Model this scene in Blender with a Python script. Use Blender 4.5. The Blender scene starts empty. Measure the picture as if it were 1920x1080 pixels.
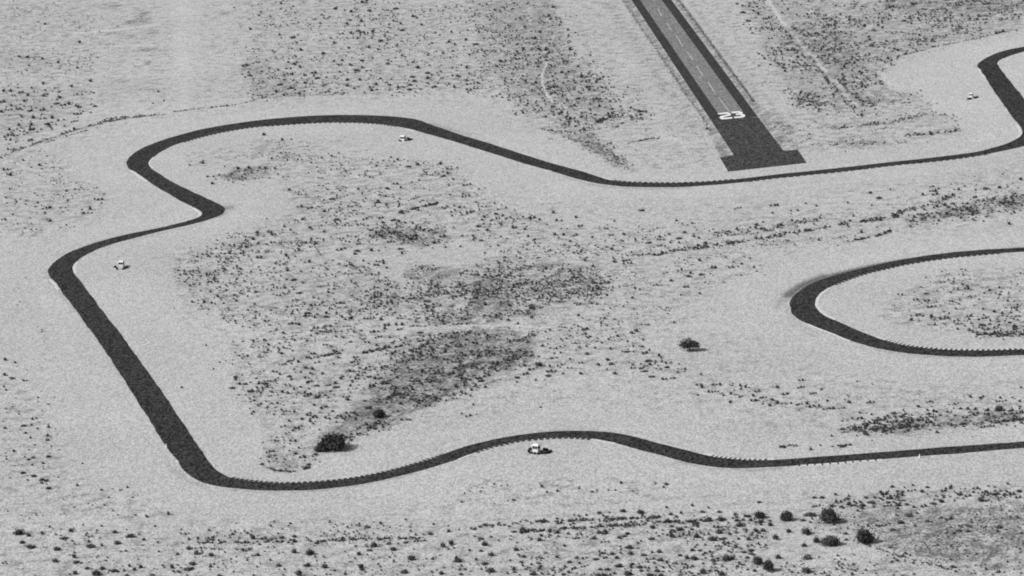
# Desert race circuit and the end of a runway, seen from a light aircraft.
import bpy, bmesh, math, random
import numpy as np
from mathutils import Vector, Matrix
from mathutils.geometry import tessellate_polygon

R = math.radians
rng = random.Random(7)
nrg = np.random.default_rng(7)
scene = bpy.context.scene
COL = scene.collection

# ------------------------------------------------------------------ survey
# The aircraft's position and the long lens; plan points were read off the
# photograph and are dropped on to the level ground (z = 0).
F_PX = 7250.0            # focal length in photo pixels (1920 wide)
PITCH = R(13.5)
ROLL = R(3.5)
H_CAM = 385.0
FWD = Vector((0, math.cos(PITCH), -math.sin(PITCH)))
UP0 = Vector((0, math.sin(PITCH), math.cos(PITCH)))
XW = Vector((1, 0, 0))
RIGHT = XW * math.cos(ROLL) - UP0 * math.sin(ROLL)
UP = XW * math.sin(ROLL) + UP0 * math.cos(ROLL)
EYE = Vector((0, 0, H_CAM))


def at(px, py):
    """photo point -> point on the ground"""
    d = FWD * F_PX + RIGHT * (px - 960) + UP * (540 - py)
    t = -H_CAM / d.z
    p = EYE + d * t
    return (p.x, p.y)


def ppm(px, py):
    """photo pixels per metre at a ground point"""
    x, y = at(px, py)
    return F_PX / (Vector((x, y, 0)) - EYE).dot(FWD)


def to_px(xy):
    """ground points (n,2) -> photo points (n,2)"""
    d = np.empty((len(xy), 3))
    d[:, :2] = xy
    d[:, 2] = -H_CAM
    z = d @ np.array(FWD)
    z = np.where(z < 1, 1, z)
    return np.stack([960 + F_PX * (d @ np.array(RIGHT)) / z,
                     540 - F_PX * (d @ np.array(UP)) / z], 1)


# ------------------------------------------------------------------ helpers
def tag(o, label=None, cat=None, group=None, kind=None):
    if label: o['label'] = label
    if cat: o['category'] = cat
    if group: o['group'] = group
    if kind: o['kind'] = kind
    return o


def link(name, me, parent=None, mats=()):
    for m in mats:
        me.materials.append(m)
    o = bpy.data.objects.new(name, me)
    COL.objects.link(o)
    if parent is not None:
        o.parent = parent
    return o


def mesh_from(name, verts, faces, smooth=False):
    me = bpy.data.meshes.new(name)
    me.from_pydata(verts, [], faces)
    if smooth:
        me.polygons.foreach_set('use_smooth', [True] * len(me.polygons))
    me.update()
    return me


def empty(name, loc, rz=0.0):
    o = bpy.data.objects.new(name, None)
    o.empty_display_size = 0.5
    COL.objects.link(o)
    o.location = loc
    o.rotation_euler = (0, 0, rz)
    return o


def bm_box(bm, x0, x1, y0, y1, z0, z1, mi=0):
    vs = [bm.verts.new(c) for c in ((x0, y0, z0), (x1, y0, z0), (x1, y1, z0), (x0, y1, z0),
                                    (x0, y0, z1), (x1, y0, z1), (x1, y1, z1), (x0, y1, z1))]
    for q in ((3, 2, 1, 0), (4, 5, 6, 7), (0, 1, 5, 4), (1, 2, 6, 5), (2, 3, 7, 6), (3, 0, 4, 7)):
        f = bm.faces.new([vs[i] for i in q])
        f.material_index = mi


def bm_obj(name, bm, mats, parent=None, bevel=0.0):
    if bevel:
        bmesh.ops.bevel(bm, geom=bm.edges[:], offset=bevel, segments=1, affect='EDGES')
    me = bpy.data.meshes.new(name)
    bm.to_mesh(me)
    bm.free()
    return link(name, me, parent, mats)


# ------------------------------------------------------------------ materials
def nodes_of(name):
    m = bpy.data.materials.new(name)
    m.use_nodes = True
    nt = m.node_tree
    b = nt.nodes['Principled BSDF']
    return m, nt, b


def N(nt, kind, **kw):
    n = nt.nodes.new(kind)
    for k, v in kw.items():
        setattr(n, k, v)
    return n


def noise(nt, co, scale, detail=2.0, rough=0.6):
    n = N(nt, 'ShaderNodeTexNoise')
    n.inputs['Scale'].default_value = scale
    n.inputs['Detail'].default_value = detail
    n.inputs['Roughness'].default_value = rough
    nt.links.new(co, n.inputs['Vector'])
    return n.outputs['Fac']


def math_n(nt, op, a, b=None, c=None, clamp=False):
    n = N(nt, 'ShaderNodeMath', operation=op, use_clamp=clamp)
    for i, v in enumerate((a, b, c)):
        if v is None:
            continue
        if isinstance(v, (int, float)):
            n.inputs[i].default_value = v
        else:
            nt.links.new(v, n.inputs[i])
    return n.outputs[0]


def ramp01(nt, v, lo, hi, a=0.0, b=1.0, smooth=False):
    n = N(nt, 'ShaderNodeMapRange', clamp=True)
    if smooth:
        n.interpolation_type = 'SMOOTHSTEP'
    n.inputs['From Min'].default_value = lo
    n.inputs['From Max'].default_value = hi
    n.inputs['To Min'].default_value = a
    n.inputs['To Max'].default_value = b
    nt.links.new(v, n.inputs['Value'])
    return n.outputs['Result']


def coords(nt, kind='Object'):
    return N(nt, 'ShaderNodeTexCoord').outputs[kind]


def grey(nt, v, sock):
    c = N(nt, 'ShaderNodeCombineColor')
    for i in range(3):
        nt.links.new(v, c.inputs[i])
    nt.links.new(c.outputs[0], sock)


def grain(nt, co, cell, amp):
    """coarse grit: one random value per small cell, centred on 1"""
    sc = N(nt, 'ShaderNodeVectorMath', operation='MULTIPLY')
    sc.inputs[1].default_value = (1.0 / cell, 0.5 / cell, 1.0 / cell)
    nt.links.new(co, sc.inputs[0])
    fl = N(nt, 'ShaderNodeVectorMath', operation='FLOOR')
    nt.links.new(sc.outputs[0], fl.inputs[0])
    wn = N(nt, 'ShaderNodeTexWhiteNoise', noise_dimensions='2D')
    nt.links.new(fl.outputs[0], wn.inputs['Vector'])
    return math_n(nt, 'MULTIPLY_ADD', wn.outputs['Value'], 2 * amp, 1 - amp)


def surface(name, base, fine=0.12, med=0.06, big=0.05, grit=0.0, rough=0.95, spec=0.1):
    m, nt, b = nodes_of(name)
    co = coords(nt)
    v = math_n(nt, 'MULTIPLY', base, ramp01(nt, noise(nt, co, 1.6, 3), 0.25, 0.75, 1 - fine, 1 + fine))
    v = math_n(nt, 'MULTIPLY', v, ramp01(nt, noise(nt, co, 0.25, 2), 0.3, 0.7, 1 - med, 1 + med))
    v = math_n(nt, 'MULTIPLY', v, ramp01(nt, noise(nt, co, 0.02, 2), 0.3, 0.7, 1 - big, 1 + big))
    if grit:
        v = math_n(nt, 'MULTIPLY', v, grain(nt, co, 0.66, grit))
    grey(nt, v, b.inputs['Base Color'])
    b.inputs['Roughness'].default_value = rough
    b.inputs['Specular IOR Level'].default_value = spec
    return m


ASPHALT = surface('track_asphalt', 0.033, fine=0.15, med=0.12, big=0.06, grit=0.85, rough=0.9)
PAD = surface('runway_asphalt', 0.052, fine=0.25, med=0.25, big=0.08, grit=0.75, rough=0.9)
WORN = surface('worn_runway_asphalt', 0.19, fine=0.15, med=0.14, big=0.08, grit=0.40, rough=0.92)
EDGE = surface('sealed_shoulder_asphalt', 0.040, fine=0.12, med=0.10, big=0.05, grit=0.55, rough=0.9)
PAINT = surface('white_runway_paint', 0.74, fine=0.10, med=0.12, big=0.0, grit=0.12, rough=0.7)
FADED = surface('faded_white_paint', 0.42, fine=0.15, med=0.15, big=0.0, grit=0.2, rough=0.8)
KERB_W = surface('white_kerb_paint', 0.56, fine=0.08, med=0.10, big=0.0, grit=0.10, rough=0.7)
KERB_D = surface('dark_kerb_paint', 0.05, fine=0.10, med=0.10, big=0.0, grit=0.2, rough=0.7)
HUT = surface('white_painted_steel', 0.78, fine=0.03, med=0.03, big=0.0, rough=0.5, spec=0.3)
STEEL = surface('grey_steel', 0.30, fine=0.04, med=0.03, big=0.0, rough=0.5, spec=0.4)
INTERIOR_SHADE = surface('dark_interior_shade', 0.025, fine=0.0, med=0.0, big=0.0, rough=0.15, spec=0.4)  # near-black colour paints in the shade inside the huts
RUBBER = surface('tyre_rubber', 0.03, fine=0.15, med=0.1, big=0.0, rough=0.8, spec=0.2)
BARK = surface('dry_bark', 0.10, fine=0.2, med=0.1, big=0.0, rough=0.95)


def foliage(name, lo, hi):
    m, nt, b = nodes_of(name)
    geo = N(nt, 'ShaderNodeNewGeometry')
    info = N(nt, 'ShaderNodeObjectInfo')
    a = ramp01(nt, noise(nt, geo.outputs['Position'], 0.9, 3), 0.3, 0.7, lo, hi)
    r = ramp01(nt, info.outputs['Random'], 0, 1, 0.8, 1.25)
    grey(nt, math_n(nt, 'MULTIPLY', a, r), b.inputs['Base Color'])
    b.inputs['Roughness'].default_value = 0.85
    b.inputs['Specular IOR Level'].default_value = 0.1
    return m


LEAF = foliage('bush_foliage', 0.04, 0.11)
LEAF_TREE = foliage('tree_foliage', 0.035, 0.105)


def scrub_material():
    m, nt, b = nodes_of('scrub_foliage')
    tone = N(nt, 'ShaderNodeAttribute', attribute_name='dryness').outputs['Fac']
    grey(nt, tone, b.inputs['Base Color'])
    b.inputs['Roughness'].default_value = 0.9
    b.inputs['Specular IOR Level'].default_value = 0.05
    return m


LEAF_LOW = scrub_material()


def soil_material():
    m, nt, b = nodes_of('desert_sand')
    co = coords(nt)
    dark = N(nt, 'ShaderNodeAttribute', attribute_name='soil').outputs['Fac']
    pale = N(nt, 'ShaderNodeAttribute', attribute_name='pale').outputs['Fac']
    rub = N(nt, 'ShaderNodeAttribute', attribute_name='rubber').outputs['Fac']
    base = ramp01(nt, noise(nt, co, 0.012, 3), 0.3, 0.7, SAND * 0.945, SAND * 1.05)
    base = math_n(nt, 'MULTIPLY', base, ramp01(nt, noise(nt, co, 0.12, 3), 0.3, 0.7, 0.965, 1.03))
    base = math_n(nt, 'MULTIPLY', base, ramp01(nt, noise(nt, co, 1.1, 3, 0.7), 0.25, 0.75, 1 - GRAIN * 0.4, 1 + GRAIN * 0.4))
    base = math_n(nt, 'MULTIPLY', base, grain(nt, co, 0.52, GRAIN))
    # silt and plant litter in the patches, broken up by its own blotches
    blot = noise(nt, co, 0.12, 4, 0.65)
    # drainage runs down the plain to the south-west: rills are drawn out that way
    rot = N(nt, 'ShaderNodeMapping')
    rot.inputs['Rotation'].default_value = (0, 0, R(21))
    nt.links.new(co, rot.inputs['Vector'])
    rot2 = N(nt, 'ShaderNodeMapping')
    rot2.inputs['Scale'].default_value = (0.30, 0.035, 0.3)
    nt.links.new(rot.outputs['Vector'], rot2.inputs['Vector'])
    rill = noise(nt, rot2.outputs['Vector'], 1.0, 3, 0.6)
    fineb = noise(nt, co, 0.7, 3, 0.7)
    k = math_n(nt, 'MULTIPLY_ADD', blot, 4.2, -2.1)
    k = math_n(nt, 'MULTIPLY_ADD', math_n(nt, 'SUBTRACT', rill, 0.5), 4.0, k)
    k = math_n(nt, 'MULTIPLY_ADD', math_n(nt, 'SUBTRACT', fineb, 0.5), 6.0, k)
    k = math_n(nt, 'MULTIPLY_ADD', k, ramp01(nt, dark, 0.0, 0.35, 0.3, 0.9), dark)
    k = math_n(nt, 'MULTIPLY', ramp01(nt, k, 0.0, 1.1), ramp01(nt, dark, 0.0, 0.3))
    v = math_n(nt, 'MULTIPLY', base, math_n(nt, 'MULTIPLY_ADD', k, -0.56, 1.0))
    # dry grass, twigs and pebbles between the bushes
    lit = N(nt, 'ShaderNodeAttribute', attribute_name='litter').outputs['Fac']
    g1 = noise(nt, co, 0.62, 4, 0.75)
    g2 = noise(nt, co, 0.17, 3, 0.6)
    th = math_n(nt, 'MULTIPLY_ADD', math_n(nt, 'SUBTRACT', g2, 0.5), 1.1, g1)
    th = math_n(nt, 'MULTIPLY_ADD', lit, 0.16, th)
    spk = math_n(nt, 'MULTIPLY', ramp01(nt, th, 0.56, 0.74), ramp01(nt, lit, 0.0, 0.25))
    lgt = math_n(nt, 'MULTIPLY', ramp01(nt, th, 0.50, 0.36), ramp01(nt, lit, 0.0, 0.5))
    v = math_n(nt, 'MULTIPLY', v, math_n(nt, 'MULTIPLY_ADD', spk, -0.40, 1.0))
    v = math_n(nt, 'MULTIPLY', v, math_n(nt, 'MULTIPLY_ADD', lgt, 0.08, 1.0))
    v = math_n(nt, 'MULTIPLY', v, math_n(nt, 'MULTIPLY_ADD', pale, 0.20, 1.0))
    rk = math_n(nt, 'MULTIPLY', rub, ramp01(nt, fineb, 0.3, 0.7, 0.75, 1.1), clamp=True)
    v = math_n(nt, 'MULTIPLY', v, math_n(nt, 'MULTIPLY_ADD', rk, -0.86, 1.0))
    grey(nt, v, b.inputs['Base Color'])
    b.inputs['Roughness'].default_value = 1.0
    b.inputs['Specular IOR Level'].default_value = 0.0
    return m


DENS = 2.3
EXPO = 0.25
SAND = 0.44
GRAIN = 0.27
SOIL = soil_material()

# ------------------------------------------------------------------ the circuit
def P(s):
    v = [float(t) for t in s.replace(';', ' ').replace(',', ' ').split()]
    return list(zip(v[0::2], v[1::2]))


def smooth_line(pts, step=2.5):
    """Catmull-Rom through plan points, evenly resampled"""
    p = np.array(pts, float)
    q = np.vstack([2 * p[0] - p[1], p, 2 * p[-1] - p[-2]])
    out = []
    for i in range(1, len(q) - 2):
        n = max(2, int(np.hypot(*(q[i + 1] - q[i])) / step))
        # centripetal weights
        t = [0.0]
        for k in range(3):
            t.append(t[-1] + max(1e-3, math.sqrt(np.hypot(*(q[i + k] - q[i + k - 1])))))
        for j in range(n):
            u = t[1] + (t[2] - t[1]) * j / n
            a1 = (t[1] - u) / (t[1] - t[0]) * q[i - 1] + (u - t[0]) / (t[1] - t[0]) * q[i]
            a2 = (t[2] - u) / (t[2] - t[1]) * q[i] + (u - t[1]) / (t[2] - t[1]) * q[i + 1]
            a3 = (t[3] - u) / (t[3] - t[2]) * q[i + 1] + (u - t[2]) / (t[3] - t[2]) * q[i + 2]
            b1 = (t[2] - u) / (t[2] - t[0]) * a1 + (u - t[0]) / (t[2] - t[0]) * a2
            b2 = (t[3] - u) / (t[3] - t[1]) * a2 + (u - t[1]) / (t[3] - t[1]) * a3
            out.append((t[2] - u) / (t[2] - t[1]) * b1 + (u - t[1]) / (t[2] - t[1]) * b2)
    out.append(p[-1])
    return np.array(out)


def ground_line(px, step=2.5):
    return smooth_line([at(*p) for p in px], step)


def sheet(name, outline, z0, z1, mat, parent=None):
    """a slab of surfacing with the given plan outline"""
    pts = [Vector((p[0], p[1], 0)) for p in outline]
    tris = tessellate_polygon([pts])
    n = len(pts)
    vs = [(p.x, p.y, z1) for p in pts] + [(p.x, p.y, z0) for p in pts]
    fs = []
    for a, b, c in tris:
        nz = (pts[b] - pts[a]).cross(pts[c] - pts[a]).z
        fs.append((a, b, c) if nz > 0 else (a, c, b))
    for i in range(n):
        j = (i + 1) % n
        fs.append((i, j, j + n, i + n))
    me = mesh_from(name, vs, fs)
    return link(name, me, parent, (mat,))


OUTER_PX = P("""2120,42 1990,70 1920,87.5 1900,91 1880,96 1865,101 1847,110 1837,117 1832,122.5 1834,126 1840,134 1860,165 1880,194 1902,224
1912,237 1917,246 1914,254 1905,261.5 1885,270 1865,276 1830,285 1790,290.5 1740,296.5 1665,304.5 1590,313 1515,321 1440,329 1385,335.5 1335,340
1260,343 1210,342.5 1172,341 1147,338 1128,333 1100,324 1035,306 997,294.5 960,282.5 915,268 870,254.5 830,241 805,232.5 790,226.5
762,221 730,218 692,216 642,215.5 580,217.5 530,221 480,226 425,234 375,243 325,256.5 282,271 255,285 241,297 237,307
241,315.5 250,321 275,338 312,361 350,382.5 368,391 376,396 379,401 372,407 350,414.5 300,427 250,437 200,449 155,463 125,476 102,491
91,504 90,512 97,523.5 110,539.5 150,592.5 200,662.5 250,740 294,809.5 312,837.5 335,867.5 350,887 370,900 400,910 437,915.5
480,919 530,920 567,919.5 630,914.5 680,907.5 730,897.5 780,885 830,870 867,857.5 890,848 917,839 960,829.5 1010,822.5 1060,820.5
1097,822 1145,829 1185,839 1235,852.5 1285,866 1322,873 1360,877 1397,877.5 1440,876 1540,869.5 1640,862 1765,852.5 1920,840 2150,820""")
INNER_PX = P("""2150,55 2000,82 1920,97 1890,106 1876,113 1870,119.5 1872,123 1880,134 1897,156 1920,185 1945,217 1959,238 1955,256 1940,266 1915,275 1890,281
1865,286 1840,291 1790,298 1740,304 1665,311.5 1590,320.5 1515,328 1440,336 1385,342.5 1335,347 1260,351 1210,351 1160,349
1122,344.5 1090,337.5 1035,321 997,310.5 960,299.5 915,285 865,269.5 830,259 805,252 775,244 745,237 717,233 680,230.5 630,229.5 580,231
530,234.5 480,238 440,244 400,251.5 362,261 330,271 307,282 287,295 280,305 284,315 305,330 332,346 375,366 405,380 420,388
422,394 412,404 387,413 350,423 300,434 250,447 212,457 180,469 155,481 141,493.5 137,502 140,513 150,525.5 160,540 190,580
225,625 265,680 300,730 354,809.5 375,842.5 397,873 410,885 435,896 462,901.5 480,903 530,906 580,905 630,900.5 680,893.5
730,882.5 780,869 817,857.5 842,847.5 880,835 917,826 960,817.5 1010,811 1045,808.5 1090,808 1135,810 1172,815 1210,824.5 1260,837.5
1320,852 1347,857.5 1385,861.5 1440,862.5 1540,856 1640,849 1765,839 1920,827.5 2150,808""")
LOOP_OUT_PX = P("""2150,452 2000,459 1920,464 1840,468.5 1765,475.5 1690,487 1615,503.5 1577,513 1533,527 1500,545 1486,557 1480,570 1482.5,583 1494,595.5
1515,607.5 1560,625 1595,639 1652,654.5 1690,661 1740,666 1815,669 1920,666 2150,655""")
LOOP_IN_PX = P("""2150,462 2000,468 1920,472 1840,477.5 1765,485.5 1690,497.5 1627,512.5 1590,524 1557,537.5 1538,551.5 1530,563 1530,575 1542,588.5
1560,598 1600,615 1642,632.5 1677,643 1715,650 1765,655 1827,657 1920,655 2150,646""")

outer = ground_line(OUTER_PX)
inner = ground_line(INNER_PX)
loop_out = ground_line(LOOP_OUT_PX)
loop_in = ground_line(LOOP_IN_PX)


def fray(line, s):
    n = nrg.normal(0, 1, line.shape)
    n = (n + np.roll(n, 1, 0) + np.roll(n, -1, 0)) / 1.7
    return line + n * (s, s)


outer, inner, loop_out, loop_in = (fray(q, 0.13) for q in (outer, inner, loop_out, loop_in))
TRACK_POLYS = [np.vstack([outer, inner[::-1]]), np.vstack([loop_out, loop_in[::-1]])]

tag(sheet('race_track', TRACK_POLYS[0], -0.05, 0.05, ASPHALT), 'narrow dark asphalt race track winding over pale sand', 'race track', kind='structure')
tag(sheet('race_track', TRACK_POLYS[1], -0.05, 0.05, ASPHALT), 'dark asphalt hairpin of the race track', 'race track', kind='structure')


def kerb(line, other, pa, pb, width, teeth, period=2.0, dark=0.5, pale=True, inset=0.15):
    """raised kerb blocks along one edge of the track between two photo points"""
    a = np.array(at(*pa)); b = np.array(at(*pb))
    ia = int(np.argmin(((line - a) ** 2).sum(1)))
    ib = int(np.argmin(((line - b) ** 2).sum(1)))
    if ia > ib:
        ia, ib = ib, ia
    seg = line[ia:ib + 1]
    if len(seg) < 2:
        return
    d = np.hypot(*np.diff(seg, axis=0).T)
    s = np.concatenate([[0], np.cumsum(d)])
    L = s[-1]
    mid = seg[len(seg) // 2]
    tan = seg[min(len(seg) - 1, len(seg) // 2 + 1)] - seg[max(0, len(seg) // 2 - 1)]
    nrm = np.array([-tan[1], tan[0]]) / np.hypot(*tan)
    near = other[np.argmin(((other - mid) ** 2).sum(1))]
    sign = 1.0 if np.dot(nrm, mid - near) > 0 else -1.0

    def frame(u):
        x = np.interp(u, s, seg[:, 0]); y = np.interp(u, s, seg[:, 1])
        e = 0.8
        x0, y0 = np.interp(u - e, s, seg[:, 0]), np.interp(u - e, s, seg[:, 1])
        x1, y1 = np.interp(u + e, s, seg[:, 0]), np.interp(u + e, s, seg[:, 1])
        t = np.array([x1 - x0, y1 - y0]); t /= max(1e-6, np.hypot(*t))
        return np.array([x, y]), np.array([-t[1], t[0]]) * sign

    vs, fs, mi = [], [], []

    def block(u0, u1, w, m):
        n = max(1, int(math.ceil((u1 - u0) / 2.5)))
        for i in range(n):
            p, q = u0 + (u1 - u0) * i / n, u0 + (u1 - u0) * (i + 1) / n
            c0, n0 = frame(p); c1, n1 = frame(q)
            k = len(vs)
            for c, nn, in ((c0, n0), (c1, n1)):
                for w_, z in ((-inset, -0.03), (-inset, 0.07), (w * 0.5, 0.12), (w, 0.06), (w, -0.03)):
                    pt = c + nn * w_
                    vs.append((pt[0], pt[1], z))
            for j in range(4):
                f = (k + j, k + j + 1, k + 6 + j, k + 5 + j)
                fs.append(f if sign < 0 else f[::-1]); mi.append(m)
            fs.append(tuple(range(k, k + 5))); mi.append(m)
            fs.append(tuple(range(k + 9, k + 4, -1))); mi.append(m)

    if not teeth:
        block(0, L, width, 0)
    else:
        u = 0.0
        while u < L - 0.3:
            e = min(L, u + period * dark)
            if dark > 0.02:
                block(u, e - 0.01, width * (0.7 if pale else 1.0) * rng.uniform(.8, 1.15), 1)
            if pale and e < L - 0.3:
                block(e + 0.01, min(L, u + period) - 0.01, width * (0.85 if pale is True else pale), 0)
            u += period
    me = mesh_from('track_kerb', vs, fs)
    o = link('track_kerb', me, None, (KERB_W, KERB_D))
    for p, m in zip(me.polygons, mi):
        p.material_index = m
    tag(o, kind='structure')
    return o


kerb(inner, outer, (340, 268), (745, 237), 1.7, True, 2.8, 0.5, False)
kerb(inner, outer, (766, 241.5), (779, 245), 2.0, False)
kerb(inner, outer, (1030, 319), (1036, 321), 1.8, False)
kerb(outer, inner, (1128, 333), (1150, 338.5), 1.4, False)
kerb(outer, inner, (1150, 338.5), (1375, 336.5), 1.6, True, 2.8, 0.5, False)
kerb(inner, outer, (1400, 341), (1850, 288.5), 1.2, True, 3.4, 0.6, False)
kerb(inner, outer, (287, 295), (286, 316.5), 1.1, False)
kerb(outer, inner, (248, 320), (276, 339), 1.3, False)
kerb(outer, inner, (366, 390), (371, 408), 1.3, False)
kerb(inner, outer, (143, 490), (139, 512), 1.6, False)
kerb(outer, inner, (97, 524), (113, 544), 1.3, False)
kerb(outer, inner, (331, 863), (336, 869), 0.9, False)
kerb(inner, outer, (437, 896.8), (835, 850.5), 1.45, True, 2.1, 0.6, False)
kerb(outer, inner, (862, 859), (884, 850.5), 1.1, False)
kerb(outer, inner, (886, 849.5), (1105, 822.7), 1.8, True, 2.3, 0.6, False)
kerb(outer, inner, (1106, 823), (1150, 830), 0.8, False)
kerb(inner, outer, (1318, 851.5), (1332, 854.8), 2.0, False)
kerb(inner, outer, (1333, 855), (1432, 862.5), 2.2, True, 1.9, 0.45, 0.9)
kerb(inner, outer, (1433, 862.5), (1449, 862), 2.4, False)
kerb(outer, inner, (1500, 872.3), (1655, 861), 2.1, True, 2.7, 0.22, 0.9)
kerb(loop_in, loop_out, (1551, 541), (1562, 599), 1.5, False)
kerb(loop_in, loop_out, (1640, 631.5), (1660, 638), 1.4, False)
kerb(loop_in, loop_out, (1662, 638.5), (2000, 651.5), 2.2, True, 2.1, 0.5, 0.95)
kerb(loop_in, loop_out, (1560, 536), (1880, 475), 1.4, True, 2.6, 0.6, False)
kerb(loop_out, loop_in, (1512, 606), (1592, 638), 0.7, False)
kerb(outer, inner, (1836, 129), (1848, 147), 1.0, False)
kerb(outer, inner, (1909, 233), (1908, 260), 1.4, False)
kerb(inner, outer, (1884, 109.5), (1871, 121), 0.9, False)


# ------------------------------------------------------------------ the runway
def G(px):
    return np.array([at(*p) for p in px])


def lerp_line(a, b, y):
    t = (y - a[1]) / (b[1] - a[1])
    return (a[0] + (b[0] - a[0]) * t, y)


LO = ((1184, 0), (1376, 291))      # left edge of the sealed surface
LI = ((1200, 0), (1346, 213))
RI = ((1241, 0), (1392, 207.5))
RO = ((1259, 0), (1468.5, 283))
top = -90
runway = sheet('runway', G([lerp_line(*LI, 213), lerp_line(*LI, 140), lerp_line(*LI, 70), lerp_line(*LI, 0), lerp_line(*LI, top),
                            lerp_line(*RI, top), lerp_line(*RI, 0), lerp_line(*RI, 70), lerp_line(*RI, 140), (1391.5, 207.5)]),
               -0.05, 0.030, WORN)
tag(runway, 'grey worn runway with dark shoulders and white number', 'runway', kind='structure')
sheet('shoulder', G([lerp_line(*LO, 224.8), lerp_line(*LO, 70), lerp_line(*LO, top), lerp_line(*LI, top), lerp_line(*LI, 70), lerp_line(*LI, 213), (1351.5, 224.6)]),
      -0.05, 0.036, EDGE, runway)
sheet('shoulder', G([lerp_line(*RO, 219.5), lerp_line(*RO, 70), lerp_line(*RO, top), lerp_line(*RI, top), lerp_line(*RI, 70), (1392, 207.6), (1398.5, 219.6)][::-1]),
      -0.05, 0.036, EDGE, runway)
sheet('turn_pad', G([(1346, 213.1), (1351.5, 224.7), lerp_line(*LO, 225), (1376, 291), (1350, 295.5), (1365.5, 322), (1512.5, 305.5), (1495.5, 280.5),
                     (1469.5, 283.2), lerp_line(*RO, 220), (1398.5, 219.7), (1392, 207.7)]), -0.05, 0.033, PAD, runway)


def quadmap(q, u, v):
    """u across, v up inside the four corners tl tr bl br (photo points -> ground)"""
    tl, tr, bl, br = (np.array(at(*p)) for p in q)
    return (bl * (1 - u) + br * u) * (1 - v) + (tl * (1 - u) + tr * u) * v


def strokes(q, polys, z, name, mat):
    """painted strokes: thick polylines given in the unit square"""
    vs, fs = [], []
    for poly, w in polys:
        n = len(poly)
        base = len(vs)
        for i, (u, v) in enumerate(poly):
            a = np.array(poly[max(0, i - 1)]); b = np.array(poly[min(n - 1, i + 1)])
            t = b - a
            t = t / np.hypot(t[0] * 1.0, t[1] * 1.0)
            # the square is about as deep as wide on the ground
            nx, ny = -t[1], t[0]
            for sgn in (-1, 1):
                p = quadmap(q, u + nx * w[0] * sgn, v + ny * w[1] * sgn)
                vs.append((p[0], p[1], z))
        for i in range(n - 1):
            k = base + 2 * i
            fs.append((k, k + 2, k + 3, k + 1))
    me = mesh_from(name, vs, fs)
    return me


NUMBER = ((1344.5, 212.3), (1391, 207.6), (1351.3, 224.6), (1399, 219.9))
W2 = (0.082, 0.118)


def arc(cx, cy, rx, ry, a0, a1, n=12):
    return [(cx + rx * math.cos(R(a0 + (a1 - a0) * i / n)), cy + ry * math.sin(R(a0 + (a1 - a0) * i / n))) for i in range(n + 1)]


two = [(0.06, 0.80), (0.10, 0.88), (0.40, 0.88), (0.44, 0.74), (0.40, 0.56), (0.12, 0.44), (0.07, 0.28), (0.07, 0.13), (0.475, 0.12)]
three = [(0.56, 0.88), (0.87, 0.88), (0.92, 0.76), (0.85, 0.56), (0.68, 0.54)]
three2 = [(0.84, 0.53), (0.93, 0.40), (0.92, 0.20), (0.86, 0.12), (0.555, 0.12)]
me = strokes(NUMBER, [(two, W2), (three, W2)], 0.044, 'number_marking', PAINT)
link('number_marking', me, runway, (PAINT,))
me = strokes(NUMBER, [(three2, W2)], 0.048, 'number_marking', PAINT)
link('number_marking', me, runway, (PAINT,))
# centre-line dashes: (start, end) photo points
DASH = [((1216, -14), (1225, 1)), ((1234, 16.5), (1240.5, 30)), ((1250.5, 43.5), (1259, 56.5)), ((1267.5, 66.5), (1280, 86.5)),
        ((1287.5, 96.5), (1299, 112.5)), ((1306.5, 124), (1317.5, 141)), ((1327.5, 154), (1341, 175)), ((1349, 185), (1367.5, 209.5))]
vs, fs = [], []
for a, b in DASH:
    a = np.array(at(*a)); b = np.array(at(*b))
    t = (b - a) / np.hypot(*(b - a)); n = np.array([-t[1], t[0]]) * 0.26
    k = len(vs)
    for p in (a + n, a - n, b - n, b + n):
        vs.append((p[0], p[1], 0.036))
    fs.append((k, k + 1, k + 2, k + 3))
link('centre_line', mesh_from('centre_line', vs, fs), runway, (FADED,))

RUNWAY_POLY = G([lerp_line(*LO, top), (1376, 291), (1350, 295.5), (1365.5, 322), (1512.5, 305.5), (1495.5, 280.5), (1469, 283), lerp_line(*RO, top)])


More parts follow.
